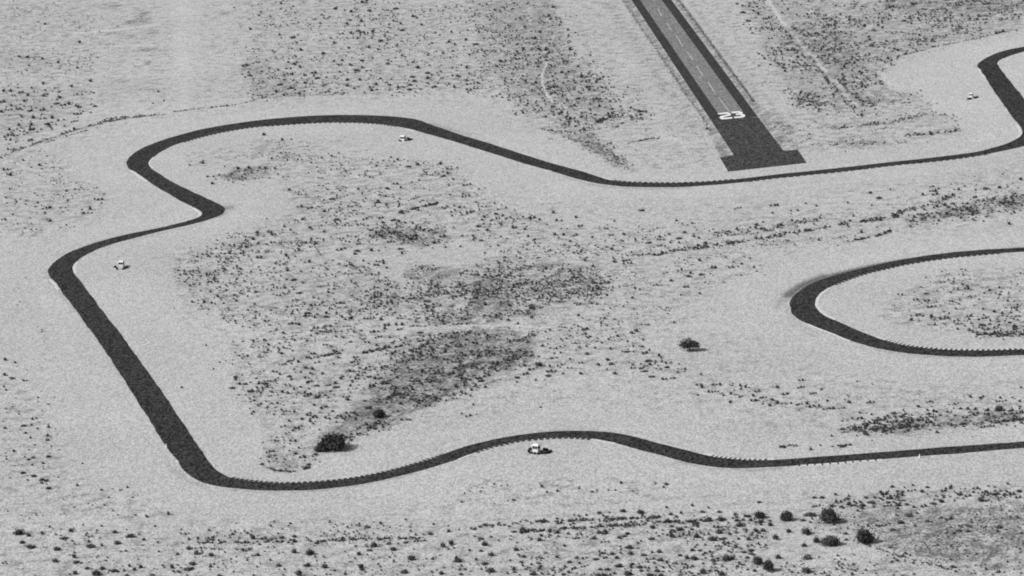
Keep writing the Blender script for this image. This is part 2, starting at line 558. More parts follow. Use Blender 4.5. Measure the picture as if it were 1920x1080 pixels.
# ------------------------------------------------------------------ loose scrub
# (outline, bushes per 100 x 100 photo pixels, smallest and largest width in m, clumping)
FIELDS = [
    ("0,0 175,0 188,100 165,150 0,160", 42, .45, 1.0, .6),
    ("0,160 165,150 180,200 140,225 60,262 0,285", 42, .7, 1.7, .7),
    ("175,0 320,0 320,190 180,200", 7, .35, .7, .6),
    ("370,0 470,0 480,180 380,195", 8, .35, .8, .6),
    ("455,110 480,60 440,0 760,0 900,0 960,60 975,192 900,177 560,178 470,186 462,150", 62, .5, 1.3, .7),
    ("460,110 500,95 560,100 600,150 560,178 480,186 455,130", 70, .5, 1.3, .6),
    ("590,0 740,0 760,60 700,80 560,70", 36, .6, 1.5, .8),
    ("880,0 1040,0 1075,110 1060,180 960,192 900,120", 115, .5, 1.4, .6),
    ("960,188 1060,100 1100,110 1140,160 1165,200 1190,212 1230,218 1150,240 1060,235 975,215", 105, .6, 1.6, .55),
    ("1000,235 1110,235 1150,280 1195,320 1170,320 1110,285 1060,258", 150, .5, 1.1, .6),
    ("1040,0 1060,0 1110,60 1170,120 1230,212 1190,210 1100,110", 34, .4, 1.0, .6),
    ("1060,0 1165,0 1330,245 1340,315 1200,318 1150,245 1235,215", 9, .3, .7, .5),
    ("1390,0 1920,0 1920,52 1800,76 1700,100 1655,123 1648,145 1665,160 1730,180 1660,195 1600,212 1540,215 1490,190 1440,110", 165, .5, 1.5, .6),
    ("1640,-4 1925,-4 1925,22 1640,20", 110, .7, 1.6, .6),
    ("1440,60 1540,40 1620,90 1600,140 1520,130", 90, .5, 1.4, .5),
    ("1360,20 1400,10 1480,180 1440,170", 14, .4, 1.0, .6),
    ("1480,180 1600,195 1730,180 1820,230 1780,255 1620,280 1500,285 1450,240", 40, .4, 1.0, .8),
    ("1280,0 1390,0 1440,170 1480,270 1420,190", 7, .3, .6, .5),
    ("0,290 60,272 110,295 160,345 210,368 190,400 130,425 60,445 0,440", 26, .5, 1.1, .6),
    ("0,440 60,520 90,640 60,800 120,900 0,900", 3, .3, .8, .6),
    ("490,300 520,285 640,292 760,297 850,312 880,342 960,392 1040,422 1240,432 1250,460 1100,482 960,472 860,450 760,470 600,482 440,520 330,530 320,500 420,450 560,390 520,340", 56, .5, 1.2, .75),
    ("480,260 560,262 600,290 520,300 460,300", 30, .4, .9, .6),
    ("345,285 420,278 470,290 430,310 360,312", 16, .5, 1.0, .7),
    ("680,437 720,420 830,428 846,452 800,467 740,460", 170, .6, 1.2, .5),
    ("750,512 800,495 860,505 872,530 780,532", 150, .5, 1.1, .5),
    ("405,330 440,312 505,310 507,330 450,342", 110, .5, 1.1, .6),
    ("320,485 480,430 640,460 760,560 640,640 480,620 340,570", 52, .5, 1.2, .75),
    ("560,390 680,380 720,430 640,470 480,470", 40, .5, 1.1, .7),
    ("640,480 760,540 950,470 1040,488 1150,518 1150,552 1100,572 1020,600 940,608 800,610 700,582", 95, .5, 1.2, .65),
    ("780,540 900,510 1030,500 1130,520 1120,560 1010,598 900,604 810,604", 80, .5, 1.2, .6),
    ("760,620 900,614 1010,622 1005,680 900,730 760,790 640,830 590,812 680,740", 110, .5, 1.3, .65),
    ("700,690 850,640 1000,630 980,690 860,740 720,800 640,815", 70, .5, 1.2, .6),
    ("880,610 1000,620 1000,680 930,690", 80, .4, 1.2, .5),
    ("430,640 700,600 760,640 660,740 560,830 490,872 500,800 430,730", 36, .5, 1.3, .75),
    ("1000,480 1240,440 1400,470 1440,500 1300,560 1200,640 1010,640", 26, .4, .9, .7),
    ("960,622 1080,602 1250,662 1320,712 1200,690 1040,702 940,720", 36, .5, 1.3, .7),
    ("1300,715 1430,720 1580,770 1540,772 1400,752 1320,745", 16, .4, 1.0, .7),
    ("1180,432 1440,402 1660,372 1920,342 1920,402 1700,432 1440,472 1200,492", 14, .4, .9, .6),
    ("1700,420 1740,400 1830,375 1925,362 1925,392 1840,402 1740,417", 160, .6, 1.5, .5),
    ("1770,342 1850,330 1920,322 1925,365 1800,378", 18, .6, 1.3, .7),
    ("1700,545 1760,515 1920,500 1920,602 1830,612 1740,602 1650,575", 50, .45, 1.1, .7),
    ("1640,590 1680,555 1720,540 1700,580 1740,605 1800,622 1720,620", 40, .3, .7, .6),
    ("1800,625 1850,600 1925,580 1925,636 1850,634", 80, .6, 1.3, .6),
    ("1575,806 1640,790 1760,776 1925,765 1925,790 1820,806 1700,816 1600,816", 130, .7, 1.5, .5),
    ("1480,715 1920,740 1920,800 1600,790", 14, .4, 1.1, .7),
    ("1440,760 1600,770 1720,785 1580,800", 10, .4, 1.0, .7),
    ("960,980 1240,966 1440,962 1440,1085 960,1085", 44, .5, 1.3, .7),
    ("0,985 960,1003 960,1085 0,1085", 18, .4, 1.1, .6),
    ("0,700 60,720 130,880 340,960 300,982 0,965", 15, .3, .8, .6),
    ("360,1014 430,996 480,990 540,1004 560,1014 470,1022", 62, .4, 1.1, .6),
    ("480,975 760,985 960,995 900,1020 480,1020", 30, .4, 1.0, .7),
    ("840,900 1240,895 1240,930 860,950", 7, .3, .8, .7),
    ("1565,940 1640,924 1700,920 1705,955 1570,957", 100, .7, 1.5, .5),
    ("1680,920 1925,915 1925,945 1740,937", 50, .6, 1.3, .6),
    ("1590,960 1680,955 1760,950 1925,945 1925,1075 1800,1066 1680,1040 1600,1012", 60, .3, .7, .65),
    ("1500,960 1600,960 1640,1000 1560,1000", 50, .4, 1.0, .6),
    ("1440,1060 1700,1040 1720,1085 1440,1085", 26, .4, 1.1, .6),
    ("1690,1040 1925,1070 1925,1085 1690,1085", 18, .4, 1.0, .6),
    ("490,845 560,835 600,850 585,878 540,886 500,874", 60, .4, .9, .6),
]
# hedgerow-like lines of scrub: (line, count, spread in photo pixels, sizes)
LINES = [
    ("0,297 30,282 85,263 130,247 200,228 250,220 310,214", 190, 1.6, .5, 1.1), ("85,268 140,251 180,240", 30, 1.2, .5, .9), ("185,230 215,222 265,217", 60, 2.6, .6, 1.2),
    ("322,210 380,203 440,197 480,187", 60, 1.2, .5, 1.0), ("480,184 560,179 680,176 760,174", 60, 1.6, .4, .9),
    ("1150,487 1180,478 1230,478 1280,466 1340,462 1440,446 1560,424 1592,420", 230, 3.2, .5, 1.3), ("1330,440 1400,436 1470,424 1540,408", 150, 6, .5, 1.2),
    ("1612,416 1660,410 1700,395 1760,380 1790,366", 170, 3.4, .6, 1.3), ("1600,452 1640,444 1672,434", 60, 2.2, .6, 1.2), ("1410,460 1500,450 1600,446", 50, 5, .4, .9),
    ("745,400 770,393 800,386 822,380", 70, 1.0, .6, 1.1), ("490,870 502,877 518,883 545,885 572,880 584,874", 90, 0.9, .5, .9), ("505,860 515,868 522,858 512,852 503,858", 24, 1, .4, .7),
    ("770,612 830,612 890,605", 60, 1.0, .4, .9), ("525,683 560,672 600,668 640,662", 60, 1.6, .5, 1.1), ("680,662 720,654 780,645", 50, 2.0, .6, 1.2),
    ("995,980 1060,977 1150,974 1240,970", 110, 2.0, .5, 1.2), ("975,998 1060,992 1130,988 1200,985", 110, 2.4, .5, 1.2), ("1225,980 1290,978 1330,976", 50, 2, .6, 1.2),
    ("490,1016 600,1014 720,1010 820,1010", 90, 2.2, .5, 1.1), ("370,1018 430,1017 475,1019", 60, 1.2, .5, 1.0), ("350,1028 410,1030 470,1031", 40, 1.2, .5, 1.0),
    ("880,992 940,984 1000,978", 40, 3, .5, 1.2), ("1600,1013 1640,1027 1690,1045 1780,1068 1830,1076", 110, 1.4, .3, .8), ("1690,1045 1700,1036", 16, 1.4, .4, .8),
    ("1555,838 1598,834", 40, 1.0, .4, .9), ("1462,838 1500,836", 22, 2.0, .4, .9), ("1560,240 1660,232 1740,214 1790,218", 120, 3, .5, 1.0),
    ("1700,254 1760,250 1800,244", 60, 3, .6, 1.3), ("1560,272 1640,268 1690,268", 70, 2.4, .5, 1.0), ("1690,104 1760,86 1830,72 1925,52", 120, 1.6, .4, .9),
    ("1170,2 1192,37 1235,100 1285,175 1317,220 1335,250", 620, 0.7, .25, .5), ("1272,0 1310,50 1350,105 1415,192", 1300, 0.25, .25, .42), ("1535,130 1560,160 1600,200", 110, 6, .6, 1.4),
    ("1570,150 1620,196", 80, 6, .6, 1.4), ("1118,230 1135,224 1150,217 1190,208 1225,212", 70, 2, .6, 1.2), ("1175,270 1210,262 1235,259", 40, 1.6, .5, 1.0),
    ("1330,735 1370,740 1420,752 1480,760 1560,766", 40, 3, .5, 1.2), ("1855,632 1925,628", 40, 2, .6, 1.3), ("1830,630 1925,622", 50, 3, .6, 1.3), ("1600,808 1700,800 1860,794 1916,786", 90, 2.0, .7, 1.5),
    ("1655,120 1690,104", 24, 1.5, .5, 1.0), ("520,270 560,265", 10, 3, .4, .8), ("840,560 890,548 940,545", 60, 3, .5, 1.1), ("1700,585 1760,600 1830,607", 40, 4, .4, .9), ("1850,990 1790,985", 14, 2, .5, .9),
]


# ------------------------------------------------------------------ the ground
def inside(poly, pts):
    poly = np.asarray(poly); x, y = pts[:, 0], pts[:, 1]
    r = np.zeros(len(pts), bool)
    j = len(poly) - 1
    for i in range(len(poly)):
        xi, yi = poly[i]; xj, yj = poly[j]
        if yi != yj:
            r ^= ((yi > y) != (yj > y)) & (x < (xj - xi) * (y - yi) / (yj - yi) + xi)
        j = i
    return r


def seg_dist(line, pts, closed=False, sy=1.0):
    """distance to a polyline; sy stretches the depth so that edges fade evenly"""
    line = np.asarray(line, float) * (1, sy); pts = pts * (1, sy)
    best = np.full(len(pts), 1e9)
    n = len(line)
    for i in range(n if closed else n - 1):
        a, b = line[i], line[(i + 1) % n]
        ab = b - a
        t = np.clip(((pts - a) @ ab) / max(1e-9, ab @ ab), 0, 1)
        d = pts - a - t[:, None] * ab
        best = np.minimum(best, np.hypot(d[:, 0], d[:, 1]))
    return best


def axis(lo, hi, step, far, ratio):
    a = list(np.arange(lo, hi + step * 0.5, step))
    s, x = step, a[-1]
    up = []
    while x < far:
        s *= ratio; x += s; up.append(x)
    s, x = step, a[0]
    dn = []
    while x > -far:
        s *= ratio; x -= s; dn.append(x)
    return np.array(dn[::-1] + a + up)


gx = axis(-345, 345, 0.9, 40000, 1.35)
gy = axis(1185, 2460, 2.6, 40000, 1.35)
GX, GY = np.meshgrid(gx, gy)
gp = np.stack([GX.ravel(), GY.ravel()], 1)
gpx = to_px(gp)
view = (gpx[:, 0] > -60) & (gpx[:, 0] < 1980) & (gpx[:, 1] > -40) & (gpx[:, 1] < 1120) & (gp[:, 1] > 900)
vi = np.nonzero(view)[0]
vp = gpx[vi]
soil = np.zeros(len(gp)); pale = np.zeros(len(gp)); rubber = np.zeros(len(gp))


def near(px, pad):
    px = np.asarray(px, float)
    return np.nonzero((vp[:, 0] > px[:, 0].min() - pad) & (vp[:, 0] < px[:, 0].max() + pad) &
                      (vp[:, 1] > px[:, 1].min() - pad) & (vp[:, 1] < px[:, 1].max() + pad))[0]


def patch(arr, px, s, feather=6.0):
    px = np.asarray(px, float)
    k = near(px, 3 * feather)
    q = vp[k]
    d = seg_dist(px, q, True, 1.6)
    d = np.where(inside(px, q), d, -d)
    m = 1 / (1 + np.exp(-np.clip(d / feather * 2.2, -30, 30)))
    arr[vi[k]] = np.maximum(arr[vi[k]], m * s)


def stripe(arr, px, w, s):
    px = np.asarray(px, float)
    k = near(px, 4 * w)
    d = seg_dist(px, vp[k], False, 1.4)
    arr[vi[k]] = np.maximum(arr[vi[k]], s * np.exp(-(d / w) ** 2))


def blob(arr, cx, cy, rx, ry, s):
    d = ((vp[:, 0] - cx) / rx) ** 2 + ((vp[:, 1] - cy) / ry) ** 2
    arr[vi] = np.maximum(arr[vi], s * np.exp(-d))


# silty, littered ground
patch(soil, P("596,848 622,812 662,772 700,726 745,690 800,642 850,620 960,617 1002,640 1000,672 950,692 890,716 830,744 770,772 710,800 660,822 620,846"), 0.56, 9)
patch(soil, P("780,690 830,650 880,628 945,634 935,676 860,708 790,735 740,760"), 0.66, 12)
patch(soil, P("640,800 700,750 780,715 800,725 720,780 660,815"), 0.6, 8)
patch(soil, P("885,525 930,515 970,540 960,580 930,606 860,609 800,609 830,588 880,575"), 0.46, 10)
patch(soil, P("960,520 1040,495 1120,500 1140,525 1120,555 1040,565 980,560"), 0.26, 12)
patch(soil, P("750,512 800,498 860,505 870,525 780,530"), 0.30, 7)
patch(soil, P("690,440 730,430 830,432 842,452 790,462 740,455"), 0.42, 6)
patch(soil, P("410,330 440,315 500,312 505,328 440,338"), 0.42, 5)
patch(soil, P("820,575 860,562 900,560 880,585 830,600"), 0.30, 6)
patch(soil, P("960,560 1010,568 1020,590 960,596"), 0.35, 5)
patch(soil, P("600,810 660,800 720,790 660,815 600,840 560,850"), 0.4, 6)
patch(soil, P("1000,110 1060,100 1110,160 1150,200 1130,215 1060,195 1010,190 960,180"), 0.26, 10)
patch(soil, P("1060,255 1110,255 1150,285 1180,312 1150,305 1100,280"), 0.45, 5)
patch(soil, P("1450,60 1520,40 1600,60 1610,130 1560,150 1500,100"), 0.34, 14)
patch(soil, P("1640,-10 1930,-10 1930,20 1800,30 1660,16"), 0.36, 10)
patch(soil, P("1540,165 1600,170 1650,185 1730,180 1660,195 1600,205"), 0.34, 7)
patch(soil, P("1540,235 1640,230 1780,215 1790,222 1680,235 1560,242"), 0.26, 5)
patch(soil, P("1570,262 1640,262 1690,268 1640,276 1560,275"), 0.30, 5)
patch(soil, P("1690,412 1740,398 1830,378 1930,366 1930,388 1840,398 1740,415"), 0.34, 6)
patch(soil, P("1580,808 1680,795 1800,780 1930,770 1930,785 1800,800 1680,812"), 0.36, 6)
patch(soil, P("1590,962 1690,948 1760,952 1840,946 1930,943 1930,1070 1820,1062 1740,1046 1680,1030 1640,995"), 0.48, 12)
patch(soil, P("1700,990 1930,960 1930,1060 1800,1050"), 0.56, 18)
patch(soil, P("1259,-5 1272,-5 1350,100 1415,190 1484,282 1469,282"), .70, 2.5)
patch(soil, P("1166,0 1184,0 1376,291 1352,297 1317,222 1235,102"), .62, 2.5)
patch(soil, P("1415,192 1440,205 1500,282 1484,282"), .45, 5)
patch(soil, P("1285,0 1300,0 1440,190 1420,192"), .22, 6)
patch(soil, P("1120,0 1150,0 1310,235 1290,250"), .24, 8)
patch(soil, P("365,1014 420,1000 470,1000 530,1012 480,1020 390,1019"), 0.24, 6)
patch(soil, P("1660,610 1720,560 1760,540 1740,560 1700,590 1720,610 1790,622 1700,616"), 0.18, 5)
patch(soil, P("500,850 545,840 590,850 590,875 540,888 500,872"), 0.22, 5)
patch(soil, P("-10,90 60,95 100,115 70,135 -10,120"), 0.22, 10)
patch(soil, P("-10,168 60,165 120,195 150,215 60,240 -10,255"), 0.20, 12)
patch(soil, P("460,110 500,110 560,160 560,180 480,186 462,150"), 0.22, 8)
patch(soil, P("900,-10 1040,-10 1070,100 1000,130 930,80"), 0.20, 14)
for a in ((268, 30, 16, 13, .50), (246, 42, 16, 6, .35), (210, 12, 26, 7, .34), (205, 62, 40, 4, .28), (285, 61, 13, 5, .45), (278, 94, 20, 4, .40), (276, 118, 8, 4, .4),
          (200, 83, 26, 3, .32), (250, 68, 30, 5, .25), (50, 107, 26, 5, .36), (85, 112, 12, 4, .3), (270, 168, 40, 4, .26), (240, 152, 40, 5, .2), (420, 24, 18, 5, .3), (460, 128, 10, 8, .5),
          (320, 60, 6, 5, .2), (410, 150, 24, 20, .14), (300, 95, 25, 4, .2), (500, 800, 10, 4, .2), (1465, 235, 12, 14, .45), (1482, 248, 10, 12, .35), (1455, 215, 10, 10, .3), (1500, 186, 10, 6, .5),
          (495, 280, 12, 8, .3), (540, 293, 22, 8, .25), (330, 530, 30, 14, .16), (380, 510, 40, 12, .2), (1820, 540, 40, 12, .2), (1720, 740, 12, 6, .2), (1490, 765, 14, 5, .2), (1335, 773, 12, 8, .14), (1345, 800, 10, 6, .14)):
    blob(soil, *a[:4], a[4] * 1.3)
for px, w, s in ((P("0,296 30,282 85,263 130,247 200,228 250,220 310,214"), 2.4, .5), (P("85,268 135,252 185,238"), 1.6, .35), (P("325,210 380,203 440,197 480,187"), 1.8, .4),
                 (P("480,184 560,179 680,176 760,174"), 1.6, .3), (P("490,870 502,877 518,883 545,885 572,880 583,875"), 1.6, .75), (P("770,612 830,612 890,606"), 1.6, .6),
                 (P("890,616 960,613 1010,618"), 1.6, .35), (P("1118,230 1135,224 1150,217"), 1.8, .8), (P("1175,270 1200,264 1225,259"), 2.0, .45), (P("755,396 790,388 822,380"), 1.6, .5),
                 (P("0,1020 380,1024 700,1014 1000,990"), 2.0, .12), (P("1600,1013 1640,1027 1690,1044 1780,1068 1830,1075"), 1.8, .55), (P("1640,1015 1695,1038 1700,1045"), 1.6, .35),
                 (P("370,1018 440,1017 490,1018"), 1.5, .5), (P("350,1028 420,1030 470,1030"), 1.4, .4), (P("1560,836 1600,834"), 1.2, .5), (P("1690,104 1760,86 1830,72 1920,52"), 1.6, .5),
                 (P("1655,122 1690,104"), 1.6, .4), (P("1167,2 1192,37 1235,100 1285,175 1317,220 1335,250"), 1.5, .55), (P("1176,8 1220,70 1262,140 1300,200"), 3.2, .20),
                 (P("1272,0 1310,50 1350,105 1415,192"), 1.1, .95), (P("1420,198 1450,245 1465,275"), 2.2, .22), (P("1268,10 1330,95 1400,188"), 5.0, .24), (P("1185,30 1280,180 1360,296"), 5.0, .20), (P("1420,205 1445,240 1480,280"), 5.0, .16),
                 (P("1600,1 1625,20"), 2, .1), (P("1436,180 1460,215 1490,255"), 5, .25)):
    stripe(soil, px, w, s)
# silt streaks down the shallow channel towards the big tree
stripe(soil, P("606,842 660,802 720,756 790,716 860,682 930,640"), 11, .70)
stripe(soil, P("612,840 650,818 700,790 740,772"), 8, .70)
for px, w, s in (("640,826 700,784 760,748 830,716 900,694", 3.0, .85), ("650,800 720,745 770,706 800,680 850,650", 3.0, .85), ("700,806 760,776 830,745 900,722 980,700", 2.2, .7),
                 ("730,690 770,665 830,640 880,622", 3.0, .7), ("800,735 850,706 890,684 900,668", 2.4, .85), ("620,842 680,812 720,796", 3.0, .8), ("900,622 960,640 990,664", 4, .6),
                 ("820,596 880,582 930,566 960,548", 3, .7), ("760,606 830,600 890,596", 2.4, .6), ("985,500 1050,496 1110,504", 3.5, .6), ("640,545 700,556 770,565", 2.5, .45),
                 ("340,530 400,545 470,570 540,590", 4, .35), ("560,525 620,540 690,570", 4, .35)):
    stripe(soil, P(px), w, s)
# graded or trodden pale strips
for px, w, s in ((P("140,62 200,58 250,52 300,46"), 2.2, 1.1), (P("195,86 250,86 330,82"), 1.6, .6), (P("168,142 250,142 330,140"), 1.8, .5), (P("342,-10 344,100 342,200"), 20, .26), (P("415,-10 420,80 410,180"), 14, .14), (P("255,120 262,160 258,205"), 16, .16), (P("180,104 260,108 330,110"), 2, .3), (P("60,120 120,124 180,118"), 1.6, .3),
                 (P("345,120 335,160 310,195"), 8, .3), (P("770,614 860,610 960,611.5 1040,616"), 2.2, .8), (P("1026,118 1016,140 1017,160 1026,178 1036,190"), 2.3, 1.1), (P("955,95 985,108 1012,120"), 1.8, .4),
                 (P("1438,-2 1452,16 1462,38 1474,46"), 4.0, .8), (P("1492,70 1502,84 1512,98 1528,106"), 3.2, .6), (P("1528,108 1540,126 1550,134"), 3.8, .75), (P("1552,146 1570,154 1580,170"), 3.0, .6), (P("1582,174 1592,186 1610,198"), 3.6, .8), (P("0,229 60,227 120,222 180,214"), 1.8, .6), (P("0,270 60,258"), 1.6, .3), (P("855,577 885,572"), 6, .9),
                 (P("980,566 1000,564"), 4, .8), (P("1490,275 1600,250 1760,240"), 3, .3), (P("1240,255 1300,270"), 8, .35), (P("1655,140 1665,155 1690,165"), 5, .8), (P("1690,974 1715,980"), 3, .9),
                 (P("1500,1060 1640,1035"), 14, .3), (P("1370,1023 1000,1000"), 2, .25), (P("0,1035 300,1040 480,1025 700,1022"), 2.4, .4), (P("480,1024 800,1008 1000,990 1260,975"), 2.2, .4)):
    stripe(pale, px, w, s)
patch(pale, P("1660,150 1700,118 1800,90 1930,70 1930,250 1840,262 1760,215 1740,185"), .22, 8)
# faint curved grading lines on the run-off
for px, w, s in (("300,905 350,932 430,946 540,948 660,938 780,914 880,884 960,858", 2.2, .28), ("60,505 76,560 130,650 200,762 262,862 300,905", 3.5, .22), ("1180,860 1280,892 1400,902 1560,892 1720,878 1920,864", 2.2, .25),
                 ("200,330 214,300 260,268 340,240 460,214 600,203 760,205 840,222", 2.2, .26), ("850,232 960,270 1080,312 1150,328 1260,333", 2.0, .22), ("1440,570 1452,596 1490,622 1570,654 1680,684 1800,692 1920,690", 2.4, .26),
                 ("1000,364 1120,368 1300,366 1480,350 1700,330 1900,306", 2.4, .24), ("940,790 1060,778 1180,788 1300,820 1400,838 1600,826 1900,806", 2.2, .2), ("170,520 220,600 300,715 380,822", 3, .18)):
    stripe(pale, P(px), w, s)
for px, w, s in (("280,925 340,950 440,962 560,962 700,950", 3, .14), ("1100,880 1250,905 1400,918 1600,908", 3, .14), ("30,520 60,600 130,720 210,850 260,930", 5, .12), ("210,300 250,262 330,232 480,205", 2.5, .12), ("960,755 1100,745 1230,770 1330,800", 4, .12)):
    stripe(soil, P(px), w, s)
# tyre dust and rubber thrown off the outside of the bends
patch(rubber, P("1586,511 1540,515 1500,530 1466,552 1470,558 1486,558 1500,546 1535,528"), 0.85, 4.5)
stripe(rubber, P("1700,487 1640,497 1570,513 1535,524"), 3.6, .95)
stripe(rubber, P("1475,560 1463,566 1456,575"), 7, .34)
stripe(rubber, P("1475,575 1490,605 1530,628"), 7, .12)
stripe(rubber, P("1640,655 1690,664 1760,670 1920,669"), 3, .28)
stripe(rubber, P("420,390 436,389"), 6, .55)
stripe(rubber, P("405,406 421,400"), 4, .45)
stripe(rubber, P("312,868 330,886 350,900 385,912"), 5, .24)
stripe(rubber, P("430,917 500,922 600,920 700,906 780,888"), 2.8, .30)
stripe(rubber, P("1270,866 1330,877 1400,881 1470,878"), 3.2, .34)
stripe(rubber, P("810,232 845,243 880,253"), 4, .30)
stripe(rubber, P("1060,332 1100,344 1140,351 1220,354 1300,351"), 2.6, .34)
stripe(rubber, P("88,505 88,516 100,532 140,585"), 3.5, .20)
stripe(rubber, P("150,590 250,736 300,815"), 4, .13)
stripe(rubber, P("236,300 234,312 245,322"), 3, .18)
stripe(rubber, P("1829,122 1840,137"), 4, .22)
stripe(rubber, P("400,415 350,427 300,438 250,449"), 2.0, .15)
stripe(rubber, P("1560,512 1700,484 1920,462"), 2.0, .25)
stripe(rubber, P("1010,808 1090,805 1150,809"), 2.2, .20)
stripe(rubber, P("120,480 160,460 200,447 300,425"), 1.8, .15)

# plant litter follows the scrub; the graded verges beside the track are swept clean
litter = np.zeros(len(gp))
litter[vi] = 0.20
tp = np.minimum(seg_dist(TRACK_POLYS[0][::6], gp[vi], True), seg_dist(TRACK_POLYS[1][::6], gp[vi], True))
litter[vi] *= np.clip((tp - 16) / 26, 0, 1)
for txt, dens, s0, s1, cw in FIELDS:
    patch(litter, P(txt), min(1.0, 0.28 + dens / 170.0), 7)
for txt, n, sp, s0, s1 in LINES:
    if n > 40:
        stripe(litter, P(txt), max(2.0, sp * 1.4), 0.75)
for px in ("1655,140 1700,112 1800,84 1930,64 1930,250 1840,262 1760,222 1735,185 1665,165", "0,450 90,470 70,700 150,860 340,950 0,700"):
    q = np.asarray(P(px), float); kk = near(q, 4)
    ins = inside(q, vp[kk])
    litter[vi[kk[ins]]] *= 0.25

litter *= np.clip(1.0 - pale * 1.2, 0, 1)
soil *= np.clip(1.0 - np.maximum(0, pale - 0.4), 0, 1)
ny, nx = GX.shape
idx = np.arange(nx * ny).reshape(ny, nx)
quads = np.stack([idx[:-1, :-1], idx[:-1, 1:], idx[1:, 1:], idx[1:, :-1]], -1).reshape(-1, 4)
me = bpy.data.meshes.new('ground')
me.vertices.add(nx * ny)
me.vertices.foreach_set('co', np.column_stack([gp, np.zeros(len(gp))]).ravel())
me.loops.add(quads.size)
me.loops.foreach_set('vertex_index', quads.ravel())
me.polygons.add(len(quads))
me.polygons.foreach_set('loop_start', np.arange(0, quads.size, 4))
me.polygons.foreach_set('loop_total', np.full(len(quads), 4))
for nm, arr in (('soil', soil), ('pale', pale), ('rubber', rubber), ('litter', litter)):
    at_ = me.attributes.new(nm, 'FLOAT', 'POINT')
    at_.data.foreach_set('value', np.clip(arr, 0, 1.2).astype(np.float32))
me.update(calc_edges=True)
tag(link('ground', me, None, (SOIL,)), 'flat pale desert sand', 'ground', kind='structure')

